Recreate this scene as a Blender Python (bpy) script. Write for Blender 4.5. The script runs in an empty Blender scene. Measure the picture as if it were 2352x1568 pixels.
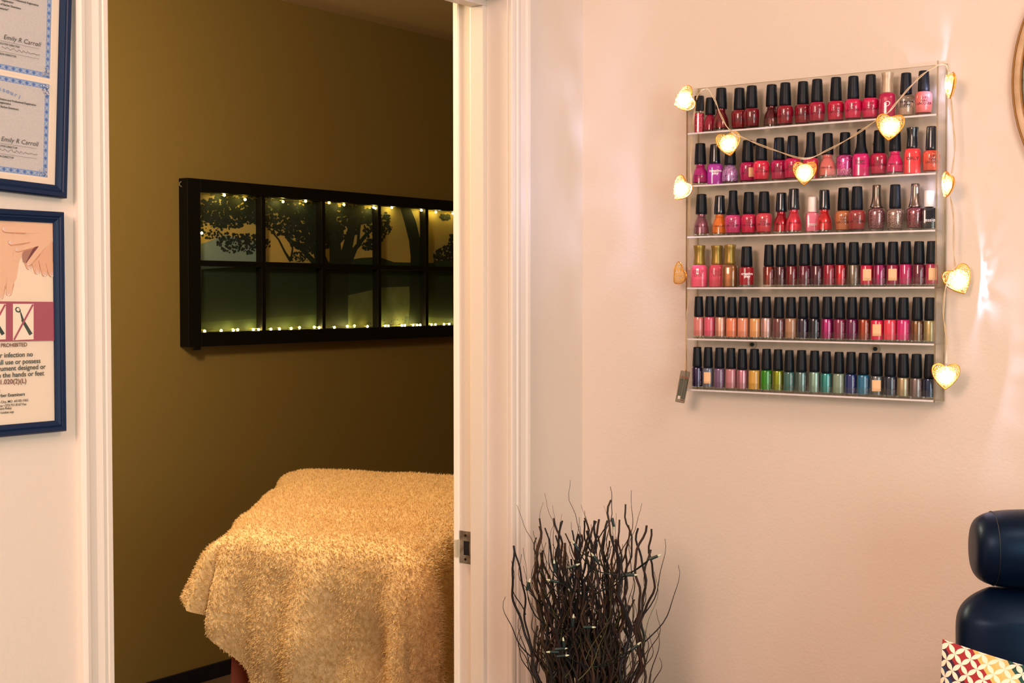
import bpy, bmesh, math, random
from mathutils import Vector, Matrix, noise
random.seed(7)
PI = math.pi
sc = bpy.context.scene
C = sc.collection

# ------------------------------------------------------------------ camera, world, lights, exposure
F = 3158.0; AZ = math.radians(53.9); PITCH = math.atan(109 / F); EYE = Vector((0, 0, 1.47))
cd = bpy.data.cameras.new('camera'); cam = bpy.data.objects.new('camera', cd); C.objects.link(cam)
cd.sensor_width = 36; cd.lens = F / 2352 * 36; cd.clip_start = .05
cam.location = EYE; cam.rotation_euler = (PI / 2 - PITCH, 0, -AZ)
sc.camera = cam
sc.cycles.transparent_max_bounces = 48
sc.view_settings.view_transform = 'Standard'; sc.view_settings.look = 'None'
sc.view_settings.exposure = 0.14; sc.view_settings.gamma = 1; sc.view_settings.use_curve_mapping = False
w = bpy.data.worlds.new('world'); sc.world = w; w.use_nodes = True
w.node_tree.nodes['Background'].inputs[0].default_value = (.8, .85, 1, 1)
w.node_tree.nodes['Background'].inputs[1].default_value = .3

def area(name, loc, aim, size, power, col, sy=None):
    l = bpy.data.lights.new(name, 'AREA'); l.energy = power; l.color = col; l.size = size
    if sy: l.shape = 'RECTANGLE'; l.size_y = sy
    o = bpy.data.objects.new(name, l); C.objects.link(o); o.location = loc
    o.rotation_euler = (Vector(aim) - Vector(loc)).to_track_quat('-Z', 'Y').to_euler()
    return o
area('warm_wall_light', (-.95, .80, 2.25), (2.4, .65, 1.5), .7, 44, (1, .63, .50))
area('ceiling_light', (1.25, -.35, 2.60), (2.3, .5, .9), .6, 19, (1, .72, .60))
area('window_light', (-.1, -1.93, 1.55), (.9, 1.6, 1.1), 1.7, 42, (.86, 1.0, .93), 1.1)
pl = bpy.data.lights.new('massage_room_light', 'POINT'); pl.energy = 88; pl.color = (1, .79, .48); pl.shadow_soft_size = .14
plo = bpy.data.objects.new('massage_room_light', pl); C.objects.link(plo); plo.location = (1.95, 2.75, 2.22)

def ray(px, py):
    x = (px - 1176) / F; y = -(py - 784) / F
    fw = Vector((math.sin(AZ) * math.cos(PITCH), math.cos(AZ) * math.cos(PITCH), -math.sin(PITCH)))
    r = Vector((math.cos(AZ), -math.sin(AZ), 0)); u = Vector((math.sin(AZ) * math.sin(PITCH), math.cos(AZ) * math.sin(PITCH), math.cos(PITCH)))
    return fw + r * x + u * y
def at(px, py, ax, v):                # where the sight line meets a real plane of the room
    d = ray(px, py); i = 'xyz'.index(ax); return EYE + d * ((v - EYE[i]) / d[i])
def deep(px, py, dep):                # point at a given distance along the view
    return EYE + ray(px, py) * dep

# ------------------------------------------------------------------ materials
def lin(c):
    c = [v / 255 for v in c]
    return tuple((v / 12.92 if v <= .04045 else ((v + .055) / 1.055) ** 2.4) for v in c) + (1,)
MC = {}
def mat(name, col, rough=.6, metal=0, bump=None, coat=0, emit=None, es=0, spec=.5, vary=None, sheen=0):
    if name in MC: return MC[name]
    m = bpy.data.materials.new(name); m.use_nodes = True; nt = m.node_tree; b = nt.nodes['Principled BSDF']; MC[name] = m
    b.inputs['Base Color'].default_value = lin(col); b.inputs['Roughness'].default_value = rough; b.inputs['Metallic'].default_value = metal
    b.inputs['Coat Weight'].default_value = coat; b.inputs['Coat Roughness'].default_value = .025; b.inputs['Specular IOR Level'].default_value = spec
    b.inputs['Sheen Weight'].default_value = sheen
    if emit: b.inputs['Emission Color'].default_value = lin(emit); b.inputs['Emission Strength'].default_value = es
    if bump or vary:
        tc = nt.nodes.new('ShaderNodeTexCoord')
    if bump:
        n = nt.nodes.new('ShaderNodeTexNoise'); n.inputs['Scale'].default_value = bump[0]; n.inputs['Detail'].default_value = 3
        bp = nt.nodes.new('ShaderNodeBump'); bp.inputs['Strength'].default_value = bump[1]; bp.inputs['Distance'].default_value = bump[2]
        nt.links.new(tc.outputs['Object'], n.inputs['Vector']); nt.links.new(n.outputs['Fac'], bp.inputs['Height']); nt.links.new(bp.outputs[0], b.inputs['Normal'])
    if vary:
        n = nt.nodes.new('ShaderNodeTexNoise'); n.inputs['Scale'].default_value = vary[0]; n.inputs['Detail'].default_value = 4
        r = nt.nodes.new('ShaderNodeValToRGB'); r.color_ramp.elements[0].color = lin(vary[1]); r.color_ramp.elements[1].color = lin(col)
        r.color_ramp.elements[0].position = .35; r.color_ramp.elements[1].position = .65
        nt.links.new(tc.outputs['Object'], n.inputs['Vector']); nt.links.new(n.outputs['Fac'], r.inputs[0]); nt.links.new(r.outputs[0], b.inputs['Base Color'])
    return m
def clear(name, tint, gloss=.12, extra=0, rough=.03):
    """thin clear plastic or glass: see-through with fresnel gloss"""
    if name in MC: return MC[name]
    m = bpy.data.materials.new(name); m.use_nodes = True; nt = m.node_tree; nt.nodes.clear(); MC[name] = m
    o = nt.nodes.new('ShaderNodeOutputMaterial'); t = nt.nodes.new('ShaderNodeBsdfTransparent'); t.inputs[0].default_value = lin(tint)
    g = nt.nodes.new('ShaderNodeBsdfGlossy'); g.inputs['Roughness'].default_value = rough; g.inputs[0].default_value = (1, 1, 1, 1)
    f = nt.nodes.new('ShaderNodeFresnel'); f.inputs[0].default_value = 1.45
    mu = nt.nodes.new('ShaderNodeMath'); mu.operation = 'MULTIPLY_ADD'; mu.inputs[1].default_value = .38; mu.inputs[2].default_value = extra; mu.use_clamp = True
    mx = nt.nodes.new('ShaderNodeMixShader')
    nt.links.new(f.outputs[0], mu.inputs[0]); nt.links.new(mu.outputs[0], mx.inputs[0]); nt.links.new(t.outputs[0], mx.inputs[1]); nt.links.new(g.outputs[0], mx.inputs[2])
    nt.links.new(mx.outputs[0], o.inputs[0]); return m

wall_m = mat('cream_wall_paint', (226, 213, 200), .75, bump=(170, .35, .0012))
trim_m = mat('white_trim_paint', (232, 221, 210), .4, bump=(30, .1, .0006))
edge_m = mat('edge_highlight_white', (255, 250, 240), .5)  # whiter than the trim, a highlight put into the colour
olive_m = mat('olive_wall_paint', (132, 109, 54), .8, bump=(150, .3, .001))
ceil_m = mat('ceiling_tile', (196, 170, 130), .9, bump=(260, .6, .002))
ceil2_m = mat('white_ceiling', (228, 214, 198), .9, bump=(120, .3, .001))
floor_m = mat('brown_floor', (104, 84, 68), .5, vary=(3, (84, 66, 52)))
navy_m = mat('dark_navy_baseboard', (14, 16, 34), .5)
blackframe_m = mat('navy_black_frame', (6, 32, 66), .45, coat=0, spec=.25, bump=(60, .1, .0006))
steel_m = mat('brushed_steel', (158, 146, 132), .45, .35, vary=(60, (118, 104, 84)))
dark_m = mat('hole_shade_black', (14, 10, 10), .8)
paper_m = mat('cream_paper', (250, 230, 208), .5)

# ------------------------------------------------------------------ object helpers
def thing(name, label, cat, loc=(0, 0, 0), rotz=0, group=None):
    o = bpy.data.objects.new(name, None); o.empty_display_size = .02; C.objects.link(o); o.location = loc; o.rotation_euler = (0, 0, rotz)
    o['label'] = label; o['category'] = cat
    if group: o['group'] = group
    return o
def tag(o, label, cat, group=None):
    o['label'] = label; o['category'] = cat
    if group: o['group'] = group
    return o
class MB:
    def __init__(s): s.v = []; s.f = []; s.mi = []; s.uv = None
    def add(s, v, f, m=0):
        b = len(s.v); s.v += [tuple(p) for p in v]; s.f += [tuple(b + i for i in q) for q in f]; s.mi += [m] * len(f); return s
    def box(s, x0, x1, y0, y1, z0, z1, m=0):
        v = [(x, y, z) for x in (x0, x1) for y in (y0, y1) for z in (z0, z1)]
        return s.add(v, [(0, 1, 3, 2), (4, 6, 7, 5), (0, 4, 5, 1), (2, 3, 7, 6), (0, 2, 6, 4), (1, 5, 7, 3)], m)
    def tube(s, pts, rad, n=8, m=0, cap=True):
        pts = [Vector(p) for p in pts]; k = len(pts)
        R = rad if isinstance(rad, (list, tuple)) else [rad] * k
        d0 = (pts[1] - pts[0]).normalized(); up = Vector((0, 0, 1)) if abs(d0.z) < .9 else Vector((1, 0, 0))
        a = d0.cross(up).normalized(); V = []
        for i in range(k):
            d = (pts[min(i + 1, k - 1)] - pts[max(i - 1, 0)]).normalized()
            a = (a - d * a.dot(d)).normalized(); b = d.cross(a)
            V += [pts[i] + (a * math.cos(t) + b * math.sin(t)) * R[i] for t in [2 * PI * j / n for j in range(n)]]
        Fc = [(i * n + j, i * n + (j + 1) % n, (i + 1) * n + (j + 1) % n, (i + 1) * n + j) for i in range(k - 1) for j in range(n)]
        if cap: Fc += [tuple(range(n))[::-1], tuple((k - 1) * n + j for j in range(n))]
        return s.add(V, Fc, m)
    def lathe(s, prof, n=24, m=0, sq=2.0, mats=None, cx=0, cy=0):
        """prof (r, z) list; sq > 2 squares the section"""
        V = []; k = len(prof)
        for r, z in prof:
            for j in range(n):
                t = 2 * PI * j / n; c, q = math.cos(t), math.sin(t)
                g = (abs(c) ** sq + abs(q) ** sq) ** (-1 / sq)
                V.append((cx + r * g * c, cy + r * g * q, z))
        b = len(s.v); s.v += V
        for i in range(k - 1):
            for j in range(n):
                s.f.append((b + i * n + j, b + i * n + (j + 1) % n, b + (i + 1) * n + (j + 1) % n, b + (i + 1) * n + j)); s.mi.append(mats[i] if mats else m)
        s.f.append(tuple(b + j for j in range(n))[::-1]); s.mi.append(mats[0] if mats else m)
        s.f.append(tuple(b + (k - 1) * n + j for j in range(n))); s.mi.append(mats[-1] if mats else m)
        return s
    def sphere(s, c, r, n=10, m=0, sc3=(1, 1, 1)):
        c = Vector(c); V = [c + Vector((0, 0, -r * sc3[2]))]; k = n // 2
        for i in range(1, k):
            p = -PI / 2 + PI * i / k
            V += [c + Vector((r * sc3[0] * math.cos(p) * math.cos(2 * PI * j / n), r * sc3[1] * math.cos(p) * math.sin(2 * PI * j / n), r * sc3[2] * math.sin(p))) for j in range(n)]
        V.append(c + Vector((0, 0, r * sc3[2]))); L = len(V) - 1
        Fc = [(0, 1 + (j + 1) % n, 1 + j) for j in range(n)]
        Fc += [(1 + i * n + j, 1 + i * n + (j + 1) % n, 1 + (i + 1) * n + (j + 1) % n, 1 + (i + 1) * n + j) for i in range(k - 2) for j in range(n)]
        Fc += [(L, 1 + (k - 2) * n + j, 1 + (k - 2) * n + (j + 1) % n) for j in range(n)]
        return s.add(V, Fc, m)
    def mesh(s, name, mats, smooth=True):
        me = bpy.data.meshes.new(name); me.from_pydata([tuple(p) for p in s.v], [], s.f)
        for m in (mats if isinstance(mats, (list, tuple)) else [mats]): me.materials.append(m)
        me.polygons.foreach_set('material_index', s.mi)
        me.polygons.foreach_set('use_smooth', [smooth] * len(s.f))
        me.update()
        if smooth and hasattr(me, 'set_sharp_from_angle'): me.set_sharp_from_angle(angle=math.radians(40))
        return me
    def build(s, name, mats, parent=None, smooth=False, bevel=0, kind=None):
        o = bpy.data.objects.new(name, s.mesh(name, mats, smooth)); C.objects.link(o)
        if parent: o.parent = parent
        if kind: o['kind'] = kind
        if bevel:
            b = o.modifiers.new('bevel', 'BEVEL'); b.width = bevel; b.segments = 2; b.limit_method = 'ANGLE'
        return o
def obj(name, me, parent=None, loc=(0, 0, 0)):
    o = bpy.data.objects.new(name, me); C.objects.link(o); o.parent = parent; o.location = loc; return o
RW = Matrix(((0, 0, -1), (-1, 0, 0), (0, 1, 0))).to_4x4()          # lettering frame on the right wall (faces -X)
FW = Matrix(((1, 0, 0), (0, 0, -1), (0, 1, 0))).to_4x4()           # lettering frame on the doorway wall (faces -Y)
def text_mesh(body, size, m, align='LEFT', shear=0, spacing=1, line=1, offset=0):
    cu = bpy.data.curves.new('text', 'FONT'); cu.body = body; cu.size = size; cu.align_x = align; cu.shear = shear
    cu.space_character = spacing; cu.space_line = line; cu.offset = offset; cu.resolution_u = 3
    o = bpy.data.objects.new('text', cu); C.objects.link(o); bpy.context.view_layer.update()
    me = bpy.data.meshes.new_from_object(o.evaluated_get(bpy.context.evaluated_depsgraph_get()))
    bpy.data.objects.remove(o); bpy.data.curves.remove(cu)
    me.materials.clear(); me.materials.append(m); return me
def text(name, body, size, m, parent, M, **k):
    o = obj(name, text_mesh(body, size, m, **k), parent); o.matrix_world = M; return o

# ------------------------------------------------------------------ the setting
D, D2, W, B, H = 1.62, 1.741, 2.479, 4.0, 2.64          # doorway wall front/back, right wall, far wall, ceiling
XL, XR, HZ = 1.2433, 2.205, 2.056                       # door opening
st = 'structure'
m = MB(); m.box(-1.6, XL - .004, D, D2, 0, H); m.box(XR + .004, 5.72, D, D2, 0, H); m.box(XL - .004, XR + .004, D, D2, HZ + .004, H)
m.build('wall_front', wall_m, kind=st)
# back-room skin of the same wall, olive
MB().box(-0.1, XL - .03, D2 + .0005, D2 + .004, 0, H).box(XR + .03, 5.6, D2 + .0005, D2 + .004, 0, H).build('wall_inner', olive_m, kind=st)
MB().box(W, W + .12, -2.1, D, 0, H).build('wall_right', wall_m, kind=st)
MB().box(-1.7, -1.6, -2.1, D2, 0, H).build('wall_left', wall_m, kind=st)
m = MB(); m.box(-1.6, -1.0, -2.1, -2.0, 0, H); m.box(.8, W, -2.1, -2.0, 0, H); m.box(-1.0, .8, -2.1, -2.0, 0, .95); m.box(-1.0, .8, -2.1, -2.0, 2.15, H)
m.build('wall_rear', wall_m, kind=st)
m = MB(); m.box(-1.0, .8, -2.09, -2.02, .95, 1.0); m.box(-1.0, .8, -2.09, -2.02, 2.1, 2.15); m.box(-1, -.95, -2.09, -2.02, 1, 2.1); m.box(.75, .8, -2.09, -2.02, 1, 2.1); m.box(-.12, -.08, -2.08, -2.03, 1, 2.1)
m.build('window_1', trim_m, kind=st)
MB().box(-.95, .75, -2.06, -2.055, 1.0, 2.1).build('window_2', clear('window_glass', (245, 250, 250)), kind=st)
MB().box(-1.7, 5.8, -2.1, B + .1, -.05, 0).build('floor', floor_m, kind=st)
MB().box(-1.7, W + .1, -2.1, D2, H, H + .05).build('ceiling', ceil2_m, kind=st)
MB().box(-.2, 5.8, D2, B + .1, H, H + .05).build('ceiling', ceil_m, kind=st)
MB().box(-.2, 5.7, B, B + .1, 0, H).build('wall_back', olive_m, kind=st)
MB().box(5.6, 5.7, D2, B, 0, H).build('wall_far_right', olive_m, kind=st)
MB().box(-.2, -.1, D2, B, 0, H).build('wall_far_left', olive_m, kind=st)
MB().box(-.1, 5.6, B - .012, B, 0, .058).build('baseboard_back', navy_m, kind=st, bevel=.003)
MB().box(W - .012, W, -2.0, D, 0, .09).build('baseboard_right', trim_m, kind=st, bevel=.004)
MB().box(2.27, W - .012, D - .012, D, 0, .09).box(-1.6, 1.18, D - .012, D, 0, .09).build('baseboard_front', trim_m, kind=st, bevel=.004)

# door frame: jambs, stops, head
door = thing('door_1', 'white painted door frame around the open doorway between the rooms', 'doorway', (XL, D, 0)); door['kind'] = st
del door['label'], door['category']
def dpart(name, mb, mt, bevel=0, smooth=False):
    o = mb.build(name, mt, None, smooth, bevel); o.parent = door; o.matrix_parent_inverse = Matrix.Translation(-door.location); return o
dpart('jamb', MB().box(XR, XR + .02, D - .001, D2, 0, HZ), trim_m, .0012)
dpart('jamb', MB().box(XL - .02, XL, D - .001, D2, 0, HZ), trim_m, .0012)
dpart('head_jamb', MB().box(XL - .02, XR + .02, D - .001, D2, HZ, HZ + .02), trim_m, .0012)
dpart('door_stop', MB().box(XR - .012, XR, 1.6707, 1.704, 0, HZ - .012), trim_m, .0015)
dpart('door_stop', MB().box(XL, XL + .012, 1.6707, 1.704, 0, HZ - .012), trim_m, .0015)
dpart('head_stop', MB().box(XL, XR, 1.6707, 1.704, HZ - .012, HZ), trim_m, .0015)
# far-side casing lip, pushed out and extra white to imitate an edge highlight
dpart('back_casing', MB().box(XR - .0045, XR + .06, D2, D2 + .012, 0, HZ + .05), edge_m, .001)
# nail dimples
for px, py in ((1131, 112), (1124, 121), (1081, 420), (1126, 1052), (1081, 1045), (1081, 1445), (1128, 1462)):
    p = at(px, py, 'x', XR - (.0003))
    mm = MB(); mm.tube([(XR + .002, p.y, p.z), (XR - .0006, p.y, p.z)], [.0022, .0014], 10)
    dpart('nail_head', mm, trim_m, smooth=True)

def casing(name, x0, x1, zt, out):
    """moulded casing: profile across x, run up z. out = +1 when the thick outer edge is at x1"""
    prof = [(0, 0), (0, .009), (.002, .011), (.010, .0115), (.0125, .0085), (.015, .0085), (.019, .0125), (.030, .0105), (.042, .0125), (.046, .0155), (.052, .0165), (.0555, .015), (.0575, .011), (.0575, 0)]
    s = (x1 - x0) / .0575; V = []; n = len(prof)
    for z in (0, zt):
        for u, d in prof:
            x = x0 + u * s if out > 0 else x1 - u * s
            V.append((x, D - d, z))
    Fc = [(i, (i + 1) % n, n + (i + 1) % n, n + i) for i in range(n)] + [tuple(range(n))[::-1], tuple(range(n, 2 * n))]
    return MB().add(V, Fc)
o = casing('c', XR - .0 + .001, XR + .0625, HZ + .06, 1).build('trim_1', trim_m, smooth=False, kind=st)
o = casing('c', 1.1875, XL - .001, HZ + .06, -1).build('trim_2', trim_m, smooth=False, kind=st)
MB().box(1.1875, XR + .0625, D - .014, D, HZ + .003, HZ + .06).build('trim_3', trim_m, kind=st, bevel=.003)

# strike plate on the jamb
sp = thing('strike_plate', 'worn metal latch strike plate screwed into the doorway jamb', 'latch plate', (XR, 1.724, .952))
za, zb, ya, yb = -.0335, .0335, -.0135, .0165
m = MB(); t0, t1 = -.0012, 0
m.box(t0, t1, ya, yb, za, -.016); m.box(t0, t1, ya, yb, .013, zb); m.box(t0, t1, ya, -.009, -.016, .013); m.box(t0, t1, .006, yb, -.016, .013)
m.build('plate', steel_m, sp, bevel=.0004)
m = MB(); m.box(-.0125, -.0008, yb - .001, yb + .001, -.020, .016); m.box(-.0135, -.0115, yb - .001, yb + .004, -.020, .016)
m.build('lip', mat('overexposed_steel_lip', (236, 226, 204), .35, .3), sp, bevel=.0005)  # near-white colour stands in for the lip's overexposure
MB().box(-.0006, .0, -.009, .006, -.016, .013).build('latch_hole', dark_m, sp)  # thin black sheet painting the shade inside the opening
for z in (.0245, -.0245):
    MB().tube([(-.0001, .001, z), (-.0018, .001, z)], [.0032, .0026], 14).build('screw', mat('dark_screw', (60, 52, 40), .4, .8), sp, True)

# ------------------------------------------------------------------ flat prints
class Art:
    """flat printed artwork on a plane y = const, layers 0.1 mm apart"""
    def __init__(s, y, step=.00002): s.y = y; s.step = step; s.L = 0; s.mb = MB(); s.m = []
    def mi(s, m):
        if m not in s.m: s.m.append(m)
        return s.m.index(m)
    def poly(s, pts, m, px=True, new=True):
        if new: s.L += 1
        y = s.y - s.L * s.step; V = []; zc = getattr(s, 'zc', (-9, 9))
        for p in pts:
            q = at(p[0], p[1], 'y', s.y) if px else Vector((p[0], 0, p[1])); V.append((q.x, y, min(max(q.z, zc[0]), zc[1])))
        s.mb.add(V, [tuple(range(len(V)))], s.mi(m))
    def stroke(s, pts, wd, m, new=True):
        if new: s.L += 1
        n = len(pts); Wd = wd if isinstance(wd, (list, tuple)) else [wd] * n; Lp, Rp = [], []
        for i, p in enumerate(pts):
            a = pts[max(i - 1, 0)]; b = pts[min(i + 1, n - 1)]; dx, dy = b[0] - a[0], b[1] - a[1]; l = math.hypot(dx, dy) or 1
            Lp.append((p[0] - dy / l * Wd[i] / 2, p[1] + dx / l * Wd[i] / 2)); Rp.append((p[0] + dy / l * Wd[i] / 2, p[1] - dx / l * Wd[i] / 2))
        y = s.y - s.L * s.step
        q = [at(a, b, 'y', s.y) for a, b in Lp] + [at(a, b, 'y', s.y) for a, b in Rp]
        zc = getattr(s, 'zc', (-9, 9))
        s.mb.add([(v.x, y, min(max(v.z, zc[0]), zc[1])) for v in q], [(i, i + 1, n + i + 1, n + i) for i in range(n - 1)], s.mi(m))
    def finger(s, a, b, wd, m, dark, nail=None):
        """rounded digit from a to tip b with a darker rim below and a nail"""
        def cap(a, b, wd, k=14):
            ang = math.atan2(b[1] - a[1], b[0] - a[0]); o = []
            for i in range(k + 1):
                t = ang - PI / 2 + PI * i / k; o.append((b[0] + wd / 2 * math.cos(t), b[1] + wd / 2 * math.sin(t)))
            for i in range(k + 1):
                t = ang + PI / 2 + PI * i / k; o.append((a[0] + wd * .66 * math.cos(t), a[1] + wd * .66 * math.sin(t)))
            return o
        a_ = (a[0] * .6 + b[0] * .4, a[1] * .6 + b[1] * .4); s.poly(cap((a_[0] + .4, a_[1] + 1.2), (b[0] - .2, b[1] + 1.0), wd + 1.2), dark); s.poly(cap(a, b, wd), m)
        if nail:
            ang = math.atan2(b[1] - a[1], b[0] - a[0]); c = (b[0] + math.cos(ang) * wd * .06, b[1] + math.sin(ang) * wd * .06)
            def ell(c, ra, rb): return [(c[0] + ra * math.cos(t) * math.cos(ang) - rb * math.sin(t) * math.sin(ang), c[1] + ra * math.cos(t) * math.sin(ang) + rb * math.sin(t) * math.cos(ang)) for t in [2 * PI * i / 14 for i in range(14)]]
            s.poly(ell((c[0] + math.cos(ang) * wd * .12, c[1] + math.sin(ang) * wd * .12), wd * .42, wd * .29), mat('nail_tip_print', (255, 244, 236), .5)); s.poly(ell(c, wd * .38, wd * .27), mat('nail_pink_print', (240, 196, 178), .5))
    def build(s, name, parent): 
        o = s.mb.build(name, s.m, None); o.parent = parent; o.matrix_parent_inverse = Matrix.Translation(-parent.location); return o
def attach(o, parent):
    o.parent = parent; o.matrix_parent_inverse = parent.matrix_world.inverted() if False else Matrix.Translation(-parent.location)
def frame_ring(x0, x1, z0, z1, wd, y0, dep, m_):
    """moulded picture frame ring: mitred profile"""
    prof = [(0, 0), (0, dep * .8), (wd * .12, dep), (wd * .42, dep * .95), (wd * .5, dep * .84), (wd * .62, dep * .88), (wd * .84, dep * .74), (wd, dep * .68), (wd, 0)]
    V = []; n = len(prof)
    for cx, cz, sx, sz in ((x0, z0, 1, 1), (x1, z0, -1, 1), (x1, z1, -1, -1), (x0, z1, 1, -1)):
        for u, d in prof: V.append((cx + sx * u, y0 - d, cz + sz * u))
    Fc = [(k * n + i, k * n + i + 1, ((k + 1) % 4) * n + i + 1, ((k + 1) % 4) * n + i) for k in range(4) for i in range(n - 1)]
    return MB().add(V, Fc)
ink = mat('dark_green_ink', (44, 66, 60), .6); ink2 = mat('brown_ink', (120, 74, 62), .6)
def label_at(px, py, y):                      # lettering frame whose origin is where the sight line meets the print
    p = at(px, py, 'y', y); return Matrix.Translation(p) @ FW

# lower frame: foot care notice
YP = D - .0072
x1, z0, z1 = 1.1640, 1.2815, 1.5820; x0 = x1 - .245; wf = .0155
nf = thing('framed_notice', 'lower black frame holding a foot care notice with a magenta band', 'picture', (x1, D, z0))
o = frame_ring(x0, x1, z0, z1, wf, D - .0005, .014, blackframe_m).build('frame', blackframe_m, None, False); attach(o, nf)
o = MB().box(x0 + wf * .5, x1 - wf * .5, YP + .0002, YP + .003, z0 + wf * .5, z1 - wf * .5).build('notice_sheet', paper_m, None); attach(o, nf)
A = Art(YP)
skin = mat('skin_print', (243, 196, 162), .6); skin2 = mat('skin_print_warm', (240, 184, 150), .6); skd = mat('skin_print_dark', (214, 148, 114), .6); shd = mat('print_dark', (120, 52, 60), .6)
lim = (128, 1000)
A.poly([(-200, 490), (128, 507), (128, 694), (-200, 690)], mat('notice_picture_ground', (252, 228, 202), .5))
A.poly([(-40, 500), (14, 502), (40, 520), (48, 560), (44, 602), (38, 640), (26, 660), (-5, 668), (-40, 664)], skin)      # left foot
for a, b, wd in (((-28, 650), (-20, 690), 13), ((-12, 655), (-6, 688), 12), ((4, 645), (1, 680), 13), ((24, 640), (20, 672), 12.5)): A.finger(a, b, wd, skin, skd, True)
A.poly([(30, 500), (128, 508), (128, 560), (60, 566), (44, 600), (30, 600)], skin)
A.poly([(50, 560), (96, 545), (128, 560), (128, 625), (112, 612), (84, 600), (60, 602), (50, 594)], skin2)                # far foot
for a, b, wd in (((60, 590), (66, 612), 12), ((78, 590), (85, 622), 12.5), ((96, 590), (102, 627), 12.5), ((110, 590), (118, 628), 13)): A.finger(a, b, wd, skin2, skd, True)
A.poly([(14, 501), (122, 506.5), (126, 520), (121, 548), (108, 568), (92, 572), (80, 550), (60, 532), (40, 520)], skin)   # hand
A.poly([(122, 560), (118, 548), (127.5, 534), (127.5, 570)], paper_m)
A.poly([(50, 584), (58, 570), (88, 562), (72, 588), (60, 604), (52, 602)], mat('print_shadow_skin', (182, 128, 108), .6))
A.poly([(88, 560), (74, 572), (58, 604), (66, 600), (86, 575)], shd)
A.finger((96, 566), (66, 604), 10, skin, skd, True)
A.finger((92, 556), (40, 572), 11, skin, skd, True)
A.finger((86, 545), (26, 556), 12, skin, skd, True)
A.finger((80, 527), (12, 526), 13, skin, skd, True)
A.poly([(-200, 690), (128, 693), (128, 782), (-200, 787)], mat('magenta_band', (176, 78, 102), .5))
white = mat('notice_white', (252, 236, 214), .5); mg = MC['magenta_band']
for cx in (0, -64):
    A.poly([(28.5 + cx, 697.5), (76 + cx, 697.5), (76 + cx, 779), (28.5 + cx, 781)], white)
    A.stroke([(46 + cx, 717), (52 + cx, 737)], [3, 6], ink, True); A.stroke([(50 + cx, 734), (70 + cx, 768)], [6.5, 8.5], ink)
    A.poly([(33 + cx, 710), (36 + cx, 705), (42 + cx, 705), (46 + cx, 711), (47 + cx, 716), (42 + cx, 718), (36 + cx, 716)], ink)
    A.poly([(36 + cx, 711), (38 + cx, 707), (42 + cx, 707), (44 + cx, 712), (41 + cx, 715)], white)
    A.stroke([(74.5 + cx, 699), (31 + cx, 780)], 4.2, mg)
A.build('notice_print', nf)
YT = YP - .0010
def ptxt(body, px, py, size, m_, **k):
    o = text('lettering', body, size, m_, None, label_at(px, py, YT), **k); attach(o, nf); return o
TS = .0091
for body, px, py, size, m_ in (('PROHIBITED', 63, 795, .0072, ink2), ('for infection no', 76, 818, TS, ink), ('shall use or possess', 93.5, 833, TS, ink), ('instrument designed or', 105, 846.5, TS, ink),
                       ('on the hands or feet', 101.5, 861.5, TS, ink), ('11.020(2)(L)', 61.5, 879, TS, ink2), (':', 1.5, 901, .006, ink), ('Barber Examiners', 57.5, 908, .0062, ink),
                       ('Jefferson City, MO  65102-1062', 65.5, 921, .0045, ink), ('Phone • 573.751.8167 Fax', 61, 930, .0045, ink), ('Voice Relay', 27, 939, .0045, ink), ('/cosbar.asp', 32, 947.5, .0045, ink)):
    ptxt(body, px, py, size, m_, align='RIGHT', offset=.00012 if size > .006 else .00006)
o = MB().box(x0 + wf * .95, x1 - wf * .95, YP - .0016, YP - .0013, z0 + wf * .95, z1 - wf * .95).build('glazing', clear('picture_glass', (252, 252, 252)), None); attach(o, nf)

# upper frame: two certificates, hung slightly askew
cf = thing('framed_certificates', 'upper black frame holding two blue bordered certificates, tilted slightly', 'picture', (1.1690, D, 1.601))
cx1, cz0 = 1.1690, 1.601; cx0 = cx1 - .28; cz1 = cz0 + .315
grp = []
o = frame_ring(cx0, cx1, cz0, cz1, .0165, D - .0005, .014, blackframe_m).build('frame', blackframe_m, None); attach(o, cf)
o = MB().box(cx0 + .010, cx1 - .010, YP + .0002, YP + .003, cz0 + .010, cz1 - .010).build('mat_board', mat('mat_board', (246, 226, 204), .5), None); attach(o, cf)
cert_m = mat('certificate_paper', (214, 206, 200), .6, vary=(900, (200, 194, 196))); blue = mat('certificate_blue', (118, 152, 204), .6); blue2 = mat('certificate_blue_pale', (168, 186, 214), .6); blue3 = mat('certificate_blue_deep', (70, 110, 180), .6)
cxr = cx1 - .0285; CB = ((cz0 + .0255, cz0 + .152), (cz0 + .1595, cz0 + .286))
rc5 = random.Random(8)
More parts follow.
